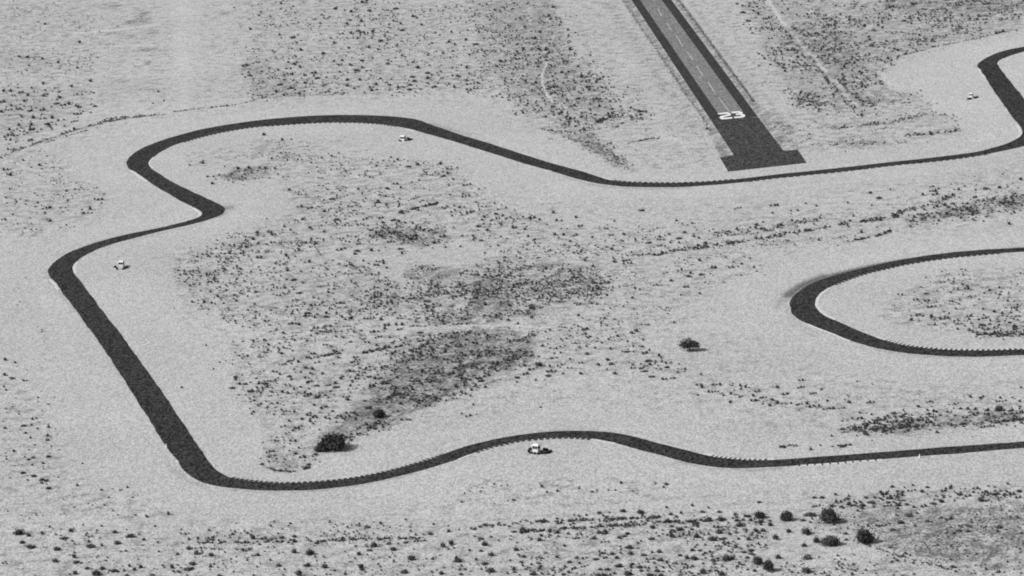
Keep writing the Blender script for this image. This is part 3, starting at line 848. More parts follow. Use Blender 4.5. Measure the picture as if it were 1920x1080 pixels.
# ------------------------------------------------------------------ bushes
# Each bush read off the photograph in sixteen tiles, four times enlarged:
# x, y, width (and depth where a bush stands tall).
TILES = {
(0, 0): """330,628,36;680,610,34;240,660,28;120,1018,60;230,1055,56;230,975,40;20,765,60;85,685,40;30,685,36;160,695,50;215,715,40;185,760,36;140,815,56;15,840,40;330,720,36;450,735,40;430,775,44;320,822,56;590,805,40;585,855,80;715,795,44;250,885,40;320,890,60;395,885,40;240,935,40;145,940,40;75,1010,50;1190,688,28;1232,755,22;1150,775,20;220,492,24;205,530,20;340,182,28;130,60,20;600,320,40;210,430,36;320,440,30;150,425,30;440,470,40;585,510,30;1880,220,36;1840,495,60;540,650,34;490,785,90;370,935,40;560,910,70;560,970,40""",
(1, 0): """192,27,34;280,47,22;595,68,38;718,90,36;858,85,40;800,20,40;830,8,30;795,160,40;445,146,24;510,135,24;540,138,20;715,152,24;685,178,32;1055,62,44;1180,125,40;1207,135,24;1035,158,32;1088,180,32;1100,225,44;1245,187,34;775,230,44;795,248,50;880,240,40;715,250,36;640,255,50;565,288,26;590,325,36;970,268,28;935,310,36;985,328,28;850,358,36;918,372,30;700,362,30;180,262,32;280,280,44;1380,262,22;1470,242,32;1450,312,32;1495,335,28;1578,300,36;1655,330,44;1710,288,24;508,404,42;340,375,40;650,455,32;590,460,28;800,452,44;625,490,32;762,525,46;720,490,28;800,508,36;990,480,40;1098,418,32;1405,400,32;1290,412,24;1480,385,28;1460,432,26;1840,460,40;1585,510,36;1178,467,30;1215,510,40;295,485,40;335,503,36;245,468,28;435,545,60;465,583,44;630,540,28;515,640,50;535,690,52;265,657,46;185,632,48;155,690,40;225,710,50;690,600,34;690,645,40;780,600,36;330,705,40;60,730,50;1290,545,44;1293,585,38;1520,570,44;1175,575,44;1190,605,44;1160,635,44;1005,640,30;1072,660,42;1343,648,44;1490,655,36;1585,605,36;935,590,28;870,655,50;870,680,40;905,635,40;1155,670,44;1625,625,110;1625,668,110;60,1012,36;200,1050,36;275,560,36;375,625,36;740,665,28""",
(2, 0): """310,55,36;280,122,40;370,168,28;425,225,32;428,265,26;480,245,24;255,375,36;440,368,36;590,415,24;100,205,32;215,245,40;175,290,36;205,370,40;300,610,50;330,655,60;575,655,56;650,745,60;500,500,36;520,580,40;840,705,20;838,728,20;870,655,24;745,655,22;685,580,26;375,832,24;420,872,28;30,860,30;740,855,60;650,912,40;690,895,40;735,878,40;960,835,36;545,975,40;300,980,30;1465,965,30;1735,92,44;1690,30,30;1850,105,40;1900,140,50;1775,155,50;90,370,40;45,440,50;110,420,50""",
(3, 0): """10,132,30;155,325,50;165,375,60;45,412,26;225,430,36;280,475,30;130,535,36;85,220,24;20,290,50;200,375,24;765,300,36;690,863,60;1075,175,24;1140,155,28;1025,155,44;1145,300,26;905,440,40;905,145,30;240,745,50;575,945,24;800,925,90;1230,1005,40;1340,990,50;1130,1012,50;1410,980,36;430,145,50;1740,240,80;575,430,22;500,440,30;650,475,30;460,410,24;860,210,30;560,560,30;365,530,30""",
(0, 1): """175,122,28;85,40,70;300,160,36;80,235,40;45,190,60;287,440,30;500,352,26;262,370,20;565,340,24;595,343,20;125,437,22;55,442,18;365,478,60;680,488,36;100,530,24;45,568,32;380,578,40;275,640,22;235,640,20;630,520,30;500,608,24;755,415,60;340,512,22;455,480,24;1560,245,28;1605,245,26;1595,298,36;1425,158,24;1525,145,40;1870,180,40;1790,185,40;1850,775,40;1900,715,40;1500,1055,22;1610,1012,40;1380,978,70;1640,885,24;1725,820,40;1555,830,30;1640,945,22;1690,945,26;1780,915,30""",
(1, 1): """145,185,30;75,185,40;30,180,30;120,110,26;415,140,26;570,92,30;1065,118,32;1145,168,44;1220,155,40;1390,150,40;1437,188,34;1440,220,36;1408,238,44;1480,265,28;1450,313,28;1225,272,24;255,345,34;345,470,36;405,480,50;517,505,36;575,410,44;610,565,44;355,565,40;820,565,50;940,555,54;955,590,36;960,630,30;1000,665,36;870,690,50;1015,735,70;1035,568,44;1075,582,40;1060,608,24;1178,595,28;915,436,44;1088,327,30;992,337,40;975,393,34;1050,300,50;1575,393,82;1585,308,80;1530,478,34;1610,508,80;1800,525,30;1855,537,30;1654,437,22;1345,448,44;1310,458,40;1275,467,36;1200,490,70;1100,520,40;15,665,34;105,660,50;125,682,40;215,620,28;262,645,28;412,630,36;513,657,28;395,740,60;310,800,60;230,838,40;30,855,60;640,790,90;768,800,44;130,740,50;405,885,40;240,950,40;342,955,26;290,1015,48;190,990,24;215,1070,28;485,1070,22;930,880,80;905,910,50;960,895,36;740,825,30;870,800,40;1085,785,44;1100,820,36;1670,615,44;1715,550,40;1740,650,40;1545,690,28;1630,690,30;1695,725,28;1425,775,24;1535,770,26;1400,695,60;1310,650,50;1340,745,40;1280,760,50;1200,690,40;1160,715,40;985,930,30;940,690,40""",
(2, 1): """978,495,46;1695,482,66;155,552,64;338,574,34;515,614,50;482,550,36;375,575,24;315,515,40;210,568,30;10,582,20;20,632,50;100,640,36;48,670,24;125,695,30;770,578,22;952,620,18;1355,594,28;1237,574,28;325,680,40;390,683,36;475,686,50;605,700,30;745,685,50;843,680,36;930,720,30;1035,738,44;1110,697,36;1183,678,28;750,790,40;440,730,30;290,800,30;1260,705,44;1300,665,36;1370,695,32;1405,705,30;1480,652,20;1255,740,30;1190,740,28;1120,760,24;770,885,40;860,875,70;870,895,90;1130,818,40;1100,830,90;1250,800,90;610,918,36;550,875,40;260,930,30;618,1040,44;700,1040,90;1410,875,40;1470,852,22;1605,848,22;1725,900,30;1815,926,26;1645,928,50;1665,885,20;1515,930,60;1275,945,24;1425,976,48;1330,990,44;1340,968,30;1300,897,18;1195,1025,36;1075,1060,50;1310,1072,50;925,1076,24;1695,730,44;1690,640,40;1790,628,28;1840,610,40;1885,585,24;1455,775,60;1530,755,50;1640,740,60;1455,745,40;1380,790,60;1835,710,40;1830,630,40;55,1050,60;75,990,50;1720,985,22""",
(3, 1): """40,460,60;75,460,34;38,517,28;288,445,24;225,500,30;365,465,28;175,500,24;600,440,24;835,402,48;770,368,36;920,340,24;1165,382,40;1230,322,50;1270,340,50;1255,380,60;1240,355,70;1325,402,60;1385,380,30;1435,343,36;1560,345,24;1635,332,48;1740,328,36;1900,267,40;1800,322,20;780,460,24;645,540,30;1635,545,24;1618,580,24;1812,600,40;1840,520,50;565,590,50;600,610,30;820,685,50;890,660,50;705,663,40;655,690,20;700,712,70;600,728,24;525,760,20;385,722,30;150,665,60;200,665,30;50,685,30;100,610,40;305,650,40;380,560,50;345,600,24;265,585,50;860,550,50;830,570,60;995,505,40;960,545,60;715,580,60;1150,530,70;1080,580,60;1070,620,30;1170,560,50;1510,480,60;1400,490,60;1780,440,90;1680,420,60;1500,1070,36;1550,520,50;1270,470,40;1330,460,40;1390,445,44""",
(0, 2): """150,100,16;40,655,40;90,675,44;190,695,50;45,540,40;115,560,30;33,740,26;48,765,28;365,872,22;410,820,16;145,945,24;48,900,18;260,980,64;185,1030,44;240,1028,30;285,1055,26;370,1045,40;40,1052,32;25,1000,20;1363,745,26;1750,748,44;1800,722,36;1845,718,44;1885,775,60;1905,845,28;1890,945,32;1638,65,30;1775,97,30;1548,430,22;1650,557,22;1605,607,24;1835,515,20;1445,105,30;1535,105,36;1305,150,14""",
(1, 2): """635,115,84;815,158,50;795,123,28;530,190,40;535,213,46;605,185,28;650,218,34;672,236,30;715,230,40;850,228,100;940,237,40;395,185,44;375,210,40;315,168,28;430,130,60;290,90,50;1160,78,44;1100,75,30;1040,75,36;545,32,36;330,35,44;275,265,80;325,275,40;515,292,26;890,330,90;985,280,60;1235,332,44;920,370,70;1005,372,30;1100,275,40;1055,275,36;1080,312,50;970,305,40;1120,375,30;835,408,60;520,425,50;590,470,46;430,495,50;650,468,24;195,492,36;275,470,24;175,415,22;820,485,50;890,468,60;985,445,60;750,520,50;740,555,70;1025,492,40;1050,470,22;620,523,34;525,510,60;440,525,80;210,575,50;270,568,24;320,555,40;460,560,60;840,597,50;960,590,60;1035,615,60;145,627,52;427,608,40;505,643,34;255,660,44;268,685,28;148,688,24;375,600,40;385,675,50;420,700,30;385,708,28;430,645,24;340,632,26;640,680,40;705,625,40;750,680,36;770,655,34;800,655,20;80,715,44;88,742,42;460,730,44;545,727,50;605,742,46;600,715,40;200,782,40;243,790,36;370,785,34;380,808,50;455,818,48;415,800,40;520,802,28;680,815,70;690,840,40;530,888,44;495,903,40;440,880,30;230,925,70;290,928,32;135,950,26;445,970,60;525,975,36;400,955,50;350,985,36;410,1000,36;310,1055,56;220,1035,24;345,1035,24;690,965,50;740,940,40;750,985,36;640,965,40;1145,988,50;1095,990,30;920,1018,50;830,1025,40;850,1050,50;770,1048,50;895,1050,44;850,900,44;1000,825,44;1035,805,40;1080,797,40;1110,825,30;1180,835,70;1090,870,40;1200,885,50;1210,845,60;1350,820,34;1385,835,24;1430,800,20;1550,790,24;1595,962,54;1545,942,26;1655,943,16;1500,740,40;1725,745,40;1735,660,60;1340,525,60;1360,640,60;1260,635,50;1205,700,70;1120,750,60;965,715,60;910,680,60;870,740,60;1500,340,60;1600,328,50;1475,375,80;1410,360,50;1540,550,30;1500,605,40;1470,640,50;1570,630,40;1525,655,36;1645,410,60;1420,480,40;1245,395,50;1330,395,40;1260,440,50;1310,470,60;1215,460,50;1165,470,40;1100,430,70;1400,765,60;1625,105,44;1720,125,40;1900,132,36;1255,127,50;1285,150,40;1290,175,30;1895,242,36;1830,45,50""",
(2, 2): """168,157,26;640,122,30;600,115,36;635,47,36;925,6,22;960,8,22;738,152,26;685,163,20;865,105,20;905,75,30;1268,52,24;1410,42,30;915,157,20;498,205,30;563,307,34;700,227,28;670,258,26;670,282,20;1218,259,28;1025,276,30;905,340,40;940,324,40;795,362,36;560,365,24;440,356,20;363,440,24;510,417,18;120,408,36;230,435,32;565,496,40;865,475,44;855,440,18;320,490,24;300,527,32;210,573,62,38;100,585,40;515,562,50;655,577,38;745,568,46;720,540,40;910,602,50;1000,590,50;1040,573,36;998,622,46;1035,543,48;1105,508,40;1168,593,48;1118,610,24;1245,632,26;1055,663,44;1145,682,50;1205,678,56;775,643,40;518,643,40;385,643,30;280,657,46;300,626,90;180,692,30;247,690,18;38,705,28;360,577,60;435,600,50;440,533,30;150,612,60;105,645,60;45,670,44;1405,730,64;1430,745,40;1535,722,80;1490,778,52;1395,802,26;1715,730,32;1755,742,36;1720,760,30;1840,778,60;1815,810,40;1812,842,54;1645,793,36;1585,806,30;1640,858,40;1885,822,70;1885,868,24;1670,768,20;220,895,24;1000,490,60""",
(3, 2): """250,695,56;250,745,70;75,747,40;130,795,60;340,787,66;405,762,28;35,842,40;75,853,28;20,882,40;175,865,30;235,872,70;295,868,40;318,893,36;370,885,60;430,905,50;480,905,60;555,900,66;448,847,32;615,860,40;770,855,80;670,700,24;1215,857,70;1135,890,36;1415,868,50;1600,820,44;1520,818,40;1750,850,96;1900,747,28;1890,850,30;690,935,30;950,935,44;565,1055,44;690,982,60;740,1025,60;815,990,44;910,1005,60;890,965,50;780,948,30;1250,970,50;1020,960,40;1360,930,50;1735,905,70,50;1640,945,60;1480,970,60;1560,945,60;1840,940,140;1650,1040,120;1900,990,50;680,1050,70;1440,265,50;1325,230,90;1510,215,60;1610,230,90;1425,308,36;1325,268,24;1480,285,24;1855,285,40,60;1610,278,24;1640,315,60;1600,345,90;1760,355,110;1700,180,40;1760,190,30;1615,158,30;1850,148,70;1875,127,30;1800,100,30;980,48,24;1110,88,60;1195,95,50;1440,90,26;1435,120,22;1412,155,24;1365,97,20;1080,240,40;1075,208,20;1130,205,50;1230,215,40;1255,275,30;1190,40,44;1505,5,36;1665,18,36;1690,345,60;1230,140,90""",
(0, 3): """195,8,32;232,45,28;357,27,32;360,58,40;262,97,20;108,145,34;250,190,40;218,204,40;370,180,48;245,248,28;325,235,32;175,303,50;260,327,50;320,355,50;350,363,40;213,360,24;310,382,30;368,419,58;585,402,36;763,435,30;817,492,24;783,547,24;850,590,24;886,622,20;963,628,16;990,636,16;1017,624,26;1105,636,36;1267,615,38;1165,708,28;560,566,22;957,415,30;150,750,74,56;220,772,36,36;318,757,32,28;535,738,40,34;495,793,54,24;868,748,44,30;985,775,76,40;170,825,44,30;230,858,80,34;690,850,84,40;765,853,32,20;885,828,62,34;433,875,64,36;560,933,42,36;422,962,60,34;580,973,60,28;42,973,24;655,1020,34,28;775,1020,50,30;735,1055,76,50;862,1037,60,32;975,1000,26,30;1060,1008,38,36;1012,1028,34,28;935,1040,34;1480,905,46,42;1520,903,20,28;1588,920,50,32;1335,913,34,24;1450,985,60,34;1425,1023,76,32;1292,1010,36,34;1305,1048,30;1585,1010,36;1605,990,26;1145,1070,40;955,1072,40;570,1055,40,36;528,1070,30;1675,962,18;1775,972,16;1915,925,20;1070,850,22;1080,808,34;1395,765,28;1570,738,30;1770,685,18;1850,890,70;1650,1075,50;1420,875,40;60,593,20;730,738,24;625,700,18;620,235,24;1900,790,40,40;1905,1075,30""",
(1, 3): """115,705,30;290,895,44,40;410,900,76,54;175,998,40,30;388,995,52,34;518,1005,54,38;20,918,40,30;330,1060,50,50;775,912,40,32;790,1010,44,36;800,1030,40;890,845,62,50;1035,877,58,34;1172,945,64,44;1120,1045,70,36;1405,850,46,40;1470,830,46,44;1445,878,30;1720,838,50,44;1690,797,44;1768,915,42,36;1520,960,60,40;1505,940,30,30;1655,957,34;1605,890,32;1395,1055,50,34;1540,1065,40;1760,1035,60,42;1890,1062,34;1310,760,44,26;1450,740,36,30;1640,725,40;1525,733,22;1230,817,100;1125,826,40;838,710,48;938,685,36;600,692,22;1125,658,26;1335,692,30;505,815,50;650,815,70;597,815,28;770,800,70;460,830,44;295,820,40;290,780,50;60,800,60;130,800,70;200,790,50;90,815,40;245,828,30;10,1012,26;110,962,30;670,1065,36;1185,878,16,24;1255,768,22;1200,772,28;1850,695,60;1720,695,50;1900,708,30;1820,815,24;1915,780,20;930,800,50;1000,833,50;1545,525,28;1690,442,18;1790,537,18;1840,402,20;1768,512,14;1785,390,24;1690,890,40;1720,985,50;590,1040,30;545,1070,60;300,158,40;220,205,24;298,68,36;250,140,20;325,120,30;480,225,18;450,165,44;120,145,60;350,190,60;400,240,40;380,265,50""",
(2, 3): """15,512,34;228,410,36;265,452,30;345,444,36;505,424,30;823,383,34;1160,387,44;1140,415,30;605,448,30;725,435,24;905,440,20;640,432,16;1855,523,44;1355,553,36;1475,570,28;1162,565,30;1435,597,44,20;1560,597,50,20;838,590,52,30;972,598,66,34;660,604,44;560,624,32;505,632,32;685,628,30;1195,615,36,26;1270,608,36;1240,632,20;1775,630,50;1870,668,46,34;1795,658,40,30;1715,695,60,40;1690,660,40,26;1735,660,36;1480,655,54,42;1568,652,60,42;1270,682,60;1340,668,50;1380,680,60,30;1215,672,60;1200,705,44;1265,725,70,34;1205,735,40;1060,712,50,32;1360,732,26;1390,780,62,40;1508,798,68,44;1560,745,64,44;1595,795,40;1830,735,50,30;1885,735,50,30;1780,800,40,34;1750,785,20;1205,778,50,40;1168,772,30;210,805,44,34;220,735,50,26;165,735,60;285,742,36,26;345,747,36,26;85,735,64,50;20,745,44;660,752,50,28;700,738,44,26;810,790,44,26;845,778,40;870,760,40,24;620,793,48,32;665,710,70;760,705,60;840,700,60;885,702,30;940,692,28;700,825,80;480,797,70;520,765,30;885,862,66,34;895,908,50,38;1110,893,54,32;992,920,46;1055,905,36;1355,882,40,28;1412,887,40;1450,908,34;1265,922,40,24;1315,938,42,34;1375,945,62,36;1515,960,44,34;1625,943,84,54;1600,845,30;1680,855,36,30;1715,870,20;1745,900,40,24;1800,912,40,30;1800,885,50;1040,952,80;1120,958,56;1165,975,36;1180,1000,24;1305,993,32;1705,990,28;808,1000,56,36;960,1010,60,30;972,1038,40;1095,1038,54,30;1440,1045,60,50;1580,1062,64,36;1825,1040,40;1400,1065,30;875,1060,70,44;680,1068,80,32;1040,1070,60,30;1120,1070,40,30;720,1028,50;665,1028,40;545,1005,70;475,1022,36;510,985,36;490,940,40;550,945,60;632,950,46;680,910,36;710,942,30;790,940,36,32;755,910,50;340,940,36;205,983,28;90,932,48;35,880,44,28;15,1020,30;210,1025,36;165,1060,60,36;140,1040,26;430,1055,36;390,1065,40;435,972,44;400,1012,36;400,855,36;340,870,24;320,828,24;40,830,24;945,832,26;815,858,26;1050,798,50;1905,850,30;770,1062,36;440,665,40;540,663,80;750,657,40;820,647,50;905,640,44;1040,637,40;230,660,60;360,680,60;390,720,60;470,718,40;340,650,30;600,710,40""",
(3, 3): """370,812,56,50;300,745,96,60;300,935,76,44;300,1035,100,54;275,848,46,34;160,740,48,36;60,790,50,46;20,690,40,44;15,665,30;265,660,50;320,618,90,34;80,935,50,40;365,555,80;350,490,40;410,488,48;510,470,36;490,550,50;535,530,60;600,497,40;640,555,60;700,555,80;680,530,60;780,525,50;740,490,40;820,495,60;905,525,40;900,552,80;980,545,50;880,465,60;990,462,60;1080,440,80;1160,443,36,28;1200,412,40;1090,400,30;935,408,40;1045,540,40;1095,565,36;1170,558,60;1245,535,50,24;1305,518,44,34;1320,445,60;1380,410,36;1440,465,50;1500,478,60;1560,425,60;1620,450,60;1600,505,60,36;1635,518,30;1725,460,50;1765,490,60;1830,465,60;1880,490,60;1800,390,36;1890,440,50;1070,622,40,34;965,622,24;1125,610,30;1300,640,40;1355,655,60;1380,645,30;1200,665,40;1000,675,60,30;860,705,80;1105,708,30;940,730,50;1440,738,60,22;1500,742,44,22;1400,760,30;1740,712,60,24;1725,745,36;1790,730,24;915,865,28;950,948,30;1010,930,40;970,960,40;1395,1008,60,24;1275,780,20;1150,870,18;1725,858,18;1890,878,24;1495,930,20;1800,970,24;1820,635,24;1875,640,26;1730,1048,40;1900,1060,28;1410,1045,30;590,805,40;560,1022,30;520,1030,30;585,760,40;925,1045,16;480,30,30;1535,32,14;780,62,18;395,100,24;325,130,36;560,103,50;620,97,30;110,115,60""",
}
singles = []       # (px, py, width px, height px)  base centre of the bush
crumbs = []        # small pieces for the loose scrub, same form
for (c, r), txt in TILES.items():
    for it in txt.replace('\n', '').split(';'):
        v = [float(t) for t in it.split(',')]
        px, py, w = c * 480 + v[0] / 4, r * 270 + v[1] / 4, v[2] / 4
        if len(v) == 4:
            singles.append((px, py, w, v[3] / 4, True))
        elif v[2] > 58 or (v[2] > 48 and r < 3):
            n = int(round(v[2] / 26))
            for i in range(n):
                f = (i + 0.5) / n - 0.5
                crumbs.append((px + f * w * 0.95, py - f * w * 0.12 + rng.uniform(-.9, .9), rng.uniform(0.8, 1.3) * w / n, None, False))
        else:
            singles.append((px, py, w, max(4.0, w * 0.5) if r == 3 else max(3.6, w * 0.44), False))


def leaf_quads(pts, size, r_):
    """small leaf clumps as four-cornered faces with random tilt"""
    vs, fs = [], []
    for p in pts:
        s = size * r_.uniform(0.6, 1.35)
        a = Vector((r_.gauss(0, 1), r_.gauss(0, 1), r_.gauss(0, 1))).normalized()
        b = a.orthogonal().normalized()
        b = Matrix.Rotation(r_.uniform(0, 6.28), 3, a) @ b
        c = a.cross(b)
        k = len(vs)
        for u, v in ((-1, -.8), (.9, -1), (1, .8), (-.8, 1)):
            q = p + b * (u * s) + c * (v * s * 0.75)
            vs.append((q.x, q.y, max(0.01, q.z)))
        fs.append((k, k + 1, k + 2, k + 3))
    return vs, fs


def blob_core(c, rad, r_, flat=0.85, zmin=0.0):
    """an uneven low lump of twigs that stops the light inside the leaves"""
    bm = bmesh.new()
    bmesh.ops.create_icosphere(bm, subdivisions=1, radius=1)
    vs = [(c.x + v.co.x * rad.x * r_.uniform(.75, 1.1), c.y + v.co.y * rad.y * r_.uniform(.75, 1.1),
           max(zmin, c.z + v.co.z * rad.z * r_.uniform(.75, 1.1) * flat)) for v in bm.verts]
    fs = [tuple(v.index for v in f.verts) for f in bm.faces]
    bm.free()
    return vs, fs


def bush_mesh(name, seed, leaves, leaf, lobes, tall, mat, spread=0.55, peak=0.0):
    """crown of several uneven lobes, unit radius, standing on z = 0"""
    r_ = random.Random(seed)
    vs, fs = [], []

    def add(part):
        k = len(vs)
        vs.extend(part[0]); fs.extend(tuple(i + k for i in f) for f in part[1])
    L = []
    for i in range(lobes):
        a = 6.283 * i / lobes + r_.uniform(-.5, .5)
        d = spread * r_.uniform(0.45, 1.1) if i else 0.08
        rad = r_.uniform(0.34, 0.52)
        h = tall * (1 - 0.35 * d) * r_.uniform(0.66, 1.0)
        if i == 0:
            h = tall * (1 + peak); rad = 0.5
        c = Vector((math.cos(a) * d, math.sin(a) * d, h * 0.5))
        L.append((c, Vector((rad, rad, h * 0.5))))
        add(blob_core(Vector((c.x, c.y, c.z * .9)), Vector((rad * .78, rad * .78, h * .42)), r_, 1.0))
    per = leaves // lobes
    for c, rad in L:
        pts = []
        for _ in range(per):
            v = Vector((r_.gauss(0, 1), r_.gauss(0, 1), r_.gauss(0, 1))).normalized()
            k = r_.uniform(0.72, 1.2) if r_.random() < .75 else r_.uniform(1.1, 1.6)
            p = Vector((c.x + v.x * rad.x * k, c.y + v.y * rad.y * k, c.z + v.z * rad.z * k))
            if p.z > 0.01:
                pts.append(p)
        add(leaf_quads(pts, leaf, r_))
    me = mesh_from(name, vs, fs)
    me.materials.append(mat)
    return me


# tall rounded bushes and flat spreading ones
TALL = [bush_mesh('desert_bush', 20 + i, 230, 0.075, 6, 0.95, LEAF) for i in range(5)]
FLAT = [bush_mesh('desert_bush', 40 + i, 170, 0.085, 6, 0.62, LEAF, 0.62) for i in range(5)]

singles.sort(key=lambda s: -(s[2] * s[3]))
N_ONE = 296
ones, rest = singles[:N_ONE], singles[N_ONE:]
crumbs += rest

# where each bush stands, for a label that finds it
PLACE = {(0, 0, 0): 'top left corner', (1, 0, 0): 'scrub near top edge above the arc', (2, 0, 0): 'scrub left of the runway dashes', (3, 0, 0): 'top right scrub',
         (0, 0, 1): 'scrub outside upper left bend', (1, 0, 1): 'scrub just above the upper arc', (2, 0, 1): 'scrub left of the runway number', (3, 0, 1): 'scrub right of the runway number',
         (0, 1, 0): 'sand left of the S-bend', (1, 1, 0): 'infield under the upper arc', (2, 1, 0): 'sand under the runway end', (3, 1, 0): 'sand under the upper right track',
         (0, 1, 1): 'sand right of the left hut', (1, 1, 1): 'middle of the infield', (2, 1, 1): 'scrub strip at picture centre right', (3, 1, 1): 'scrub strip above the right loop',
         (0, 2, 0): 'sand beside the left straight', (1, 2, 0): 'scrub right of the left straight', (2, 2, 0): 'sand left of the lone tree', (3, 2, 0): 'scrub inside the right loop',
         (0, 2, 1): 'sand left of the long straight', (1, 2, 1): 'scrub around the dark silt patch', (2, 2, 1): 'sand below the lone tree', (3, 2, 1): 'scrub below the right loop',
         (0, 3, 0): 'sand outside lower left bend', (1, 3, 0): 'scrub around the ring-shaped bank', (2, 3, 0): 'sand below the lower hut', (3, 3, 0): 'scrub below the lower right straight',
         (0, 3, 1): 'bottom left corner', (1, 3, 1): 'bottom edge left of centre', (2, 3, 1): 'bottom edge right of centre', (3, 3, 1): 'bottom right corner'}
ORD = ['first', 'second', 'third', 'fourth', 'fifth', 'sixth', 'seventh', 'eighth', 'ninth', 'tenth', 'eleventh', 'twelfth']
labels = {}
cells = {}
for i, s in enumerate(ones):
    c, r = min(3, int(s[0] // 480)), min(3, int(s[1] // 270))
    cells.setdefault((c, r, int((s[1] - r * 270) > 135)), []).append(i)
for key, ids in cells.items():
    ids.sort(key=lambda i: ones[i][1])
    nrow = max(1, math.ceil(len(ids) / 9))
    per = math.ceil(len(ids) / nrow)
    for q in range(nrow):
        row = sorted(ids[q * per:(q + 1) * per], key=lambda i: ones[i][0])
        for k, i in enumerate(row):
            s = ones[i]
            size = 'large' if s[2] > 15 else 'middling' if s[2] > 11 else 'small'
            shape = 'rounded' if s[3] / s[2] > .62 else 'low' if s[3] / s[2] > .46 else 'spreading'
            where = ORD[k] + ' from left' if len(row) > 1 else 'alone'
            rows = '' if nrow == 1 else ', ' + ORD[q] + ' row down'
            labels[i] = '%s %s bush, %s%s, %s' % (size, shape, where, rows, PLACE[key])

for i, (px, py, w, h, tallflag) in enumerate(ones):
    k = ppm(px, py)
    x, y = at(px - w * 0.10, py + h * 0.32)
    rad = 0.5 * w * 1.12 / k
    tall = h / w > 0.46
    me = (TALL if tall else FLAT)[rng.randrange(5)]
    o = bpy.data.objects.new('desert_bush', me)
    COL.objects.link(o)
    o.location = (x, y, -0.02)
    o.rotation_euler = (0, 0, rng.uniform(0, 6.28))
    hh = max(0.7, (h * 1.12 / k - 2 * rad * 0.13)) / (0.95 if tall else 0.62)
    o.scale = (rad * rng.uniform(.92, 1.12), rad * rng.uniform(.92, 1.12), min(hh, rad * 1.9))
    tag(o, labels[i], 'bush', 'dark bushes scattered over the desert sand')


# ------------------------------------------------------------------ trees
def tree(px, py, w, h, seed, label, lean=0.0, leaves=900, lobes=9, clear=0.16, peak=0.0):
    """a low desert tree: forked trunk and a broad crown; px, py is its foot"""
    k = ppm(px, py)
    x, y = at(px, py)
    r_ = random.Random(seed)
    rad = 0.56 * w / k
    H = h / k * 1.0
    t = tag(empty('desert_tree', (x, y, 0)), label, 'tree', 'larger trees in the desert')
    bm = bmesh.new()
    for j in range(4):
        a = r_.uniform(0, 6.28)
        tip = Vector((math.cos(a) * rad * .5, math.sin(a) * rad * .5, H * .7))
        pts = [Vector((math.cos(a) * .06, math.sin(a) * .06, -0.2)), Vector((math.cos(a) * .12, math.sin(a) * .12, H * .22)), tip * .55 + Vector((0, 0, H * .12)), tip]
        rs = [0.20, 0.15, 0.09, 0.03]
        rings = []
        for p, q in zip(pts, rs):
            rings.append([bm.verts.new(p + Vector((math.cos(b) * q, math.sin(b) * q, 0))) for b in (0, 1.05, 2.1, 3.14, 4.19, 5.24)])
        for A, B in zip(rings, rings[1:]):
            for n in range(6):
                bm.faces.new((A[n], A[(n + 1) % 6], B[(n + 1) % 6], B[n]))
    bm_obj('trunk', bm, (BARK,), t)
    me = bush_mesh('crown', seed, int(leaves * 1.5), 0.055, lobes, 1.0, LEAF_TREE, 0.62, peak)
    o = link('crown', me, t)
    o.location = (lean, 0, H * clear)
    o.rotation_euler = (0, 0, r_.uniform(0, 6.28))
    o.scale = (rad, rad, H * (1 - clear))
    return t


tree(1293, 657.5, 31, 25, 5, 'lone round-crowned tree casting a shadow on bare sand in open ground', clear=0.22)
tree(602, 846, 24, 17, 16, 'paler low tree leaning against the left side of the largest tree', clear=0.02)
tree(626, 841, 46, 30, 6, 'largest dark tree, broad and low, at the lower tip of the silty scrub', clear=0.03, leaves=1800, lobes=13)
tree(1621, 1017, 33, 28, 7, 'dome-shaped dark tree at the end of a thin furrow, lower right', clear=0.04, leaves=1200, lobes=11)
tree(1556, 978, 36, 28, 8, 'big ragged tree with a pointed top, below the scrub bank, lower right', clear=0.05, peak=0.25)
tree(1476, 975, 25, 18, 9, 'broad rounded dark tree left of the pointed ragged tree', clear=0.04)
tree(1558, 1022, 34, 18, 10, 'wide greyish tree left of the dome-shaped dark tree', clear=0.04)
tree(1420, 1057, 18, 16, 11, 'left tree of a touching dark pair near the bottom edge', clear=0.04)
tree(1442, 1070, 20, 24, 12, 'right and taller tree of a touching dark pair near the bottom edge', clear=0.05)
tree(711, 782, 22, 17, 13, 'dark round tree on the lower edge of the silt patch', clear=0.04)
tree(1424, 971, 20, 14, 14, 'low dark tree left of the broad rounded tree, above bottom right scrub', clear=0.04)

BANNED = [np.asarray(p)[::3] for p in TRACK_POLYS] + [RUNWAY_POLY]
BARE = [([(1440, 4), (1462, 32), (1500, 80), (1530, 112), (1560, 150), (1608, 196)], 5.0), ([(770, 616), (860, 611), (960, 611.5), (1040, 616)], 1.8),
        ([(1026, 118), (1016, 140), (1017, 160), (1026, 178), (1036, 190)], 2.4)]
cl = nrg.random((3, 256, 256))


def clump(p, cell, layer):
    """smooth random field used to gather the scrub into clumps"""
    q = p / cell
    i = np.floor(q).astype(int); f = q - i
    f = f * f * (3 - 2 * f)
    g = cl[layer]
    a = g[i[:, 0] % 256, i[:, 1] % 256]; b = g[(i[:, 0] + 1) % 256, i[:, 1] % 256]
    c = g[i[:, 0] % 256, (i[:, 1] + 1) % 256]; d = g[(i[:, 0] + 1) % 256, (i[:, 1] + 1) % 256]
    return (a * (1 - f[:, 0]) + b * f[:, 0]) * (1 - f[:, 1]) + (c * (1 - f[:, 0]) + d * f[:, 0]) * f[:, 1]


def ground_of(px):
    return np.array([at(*p) for p in px])


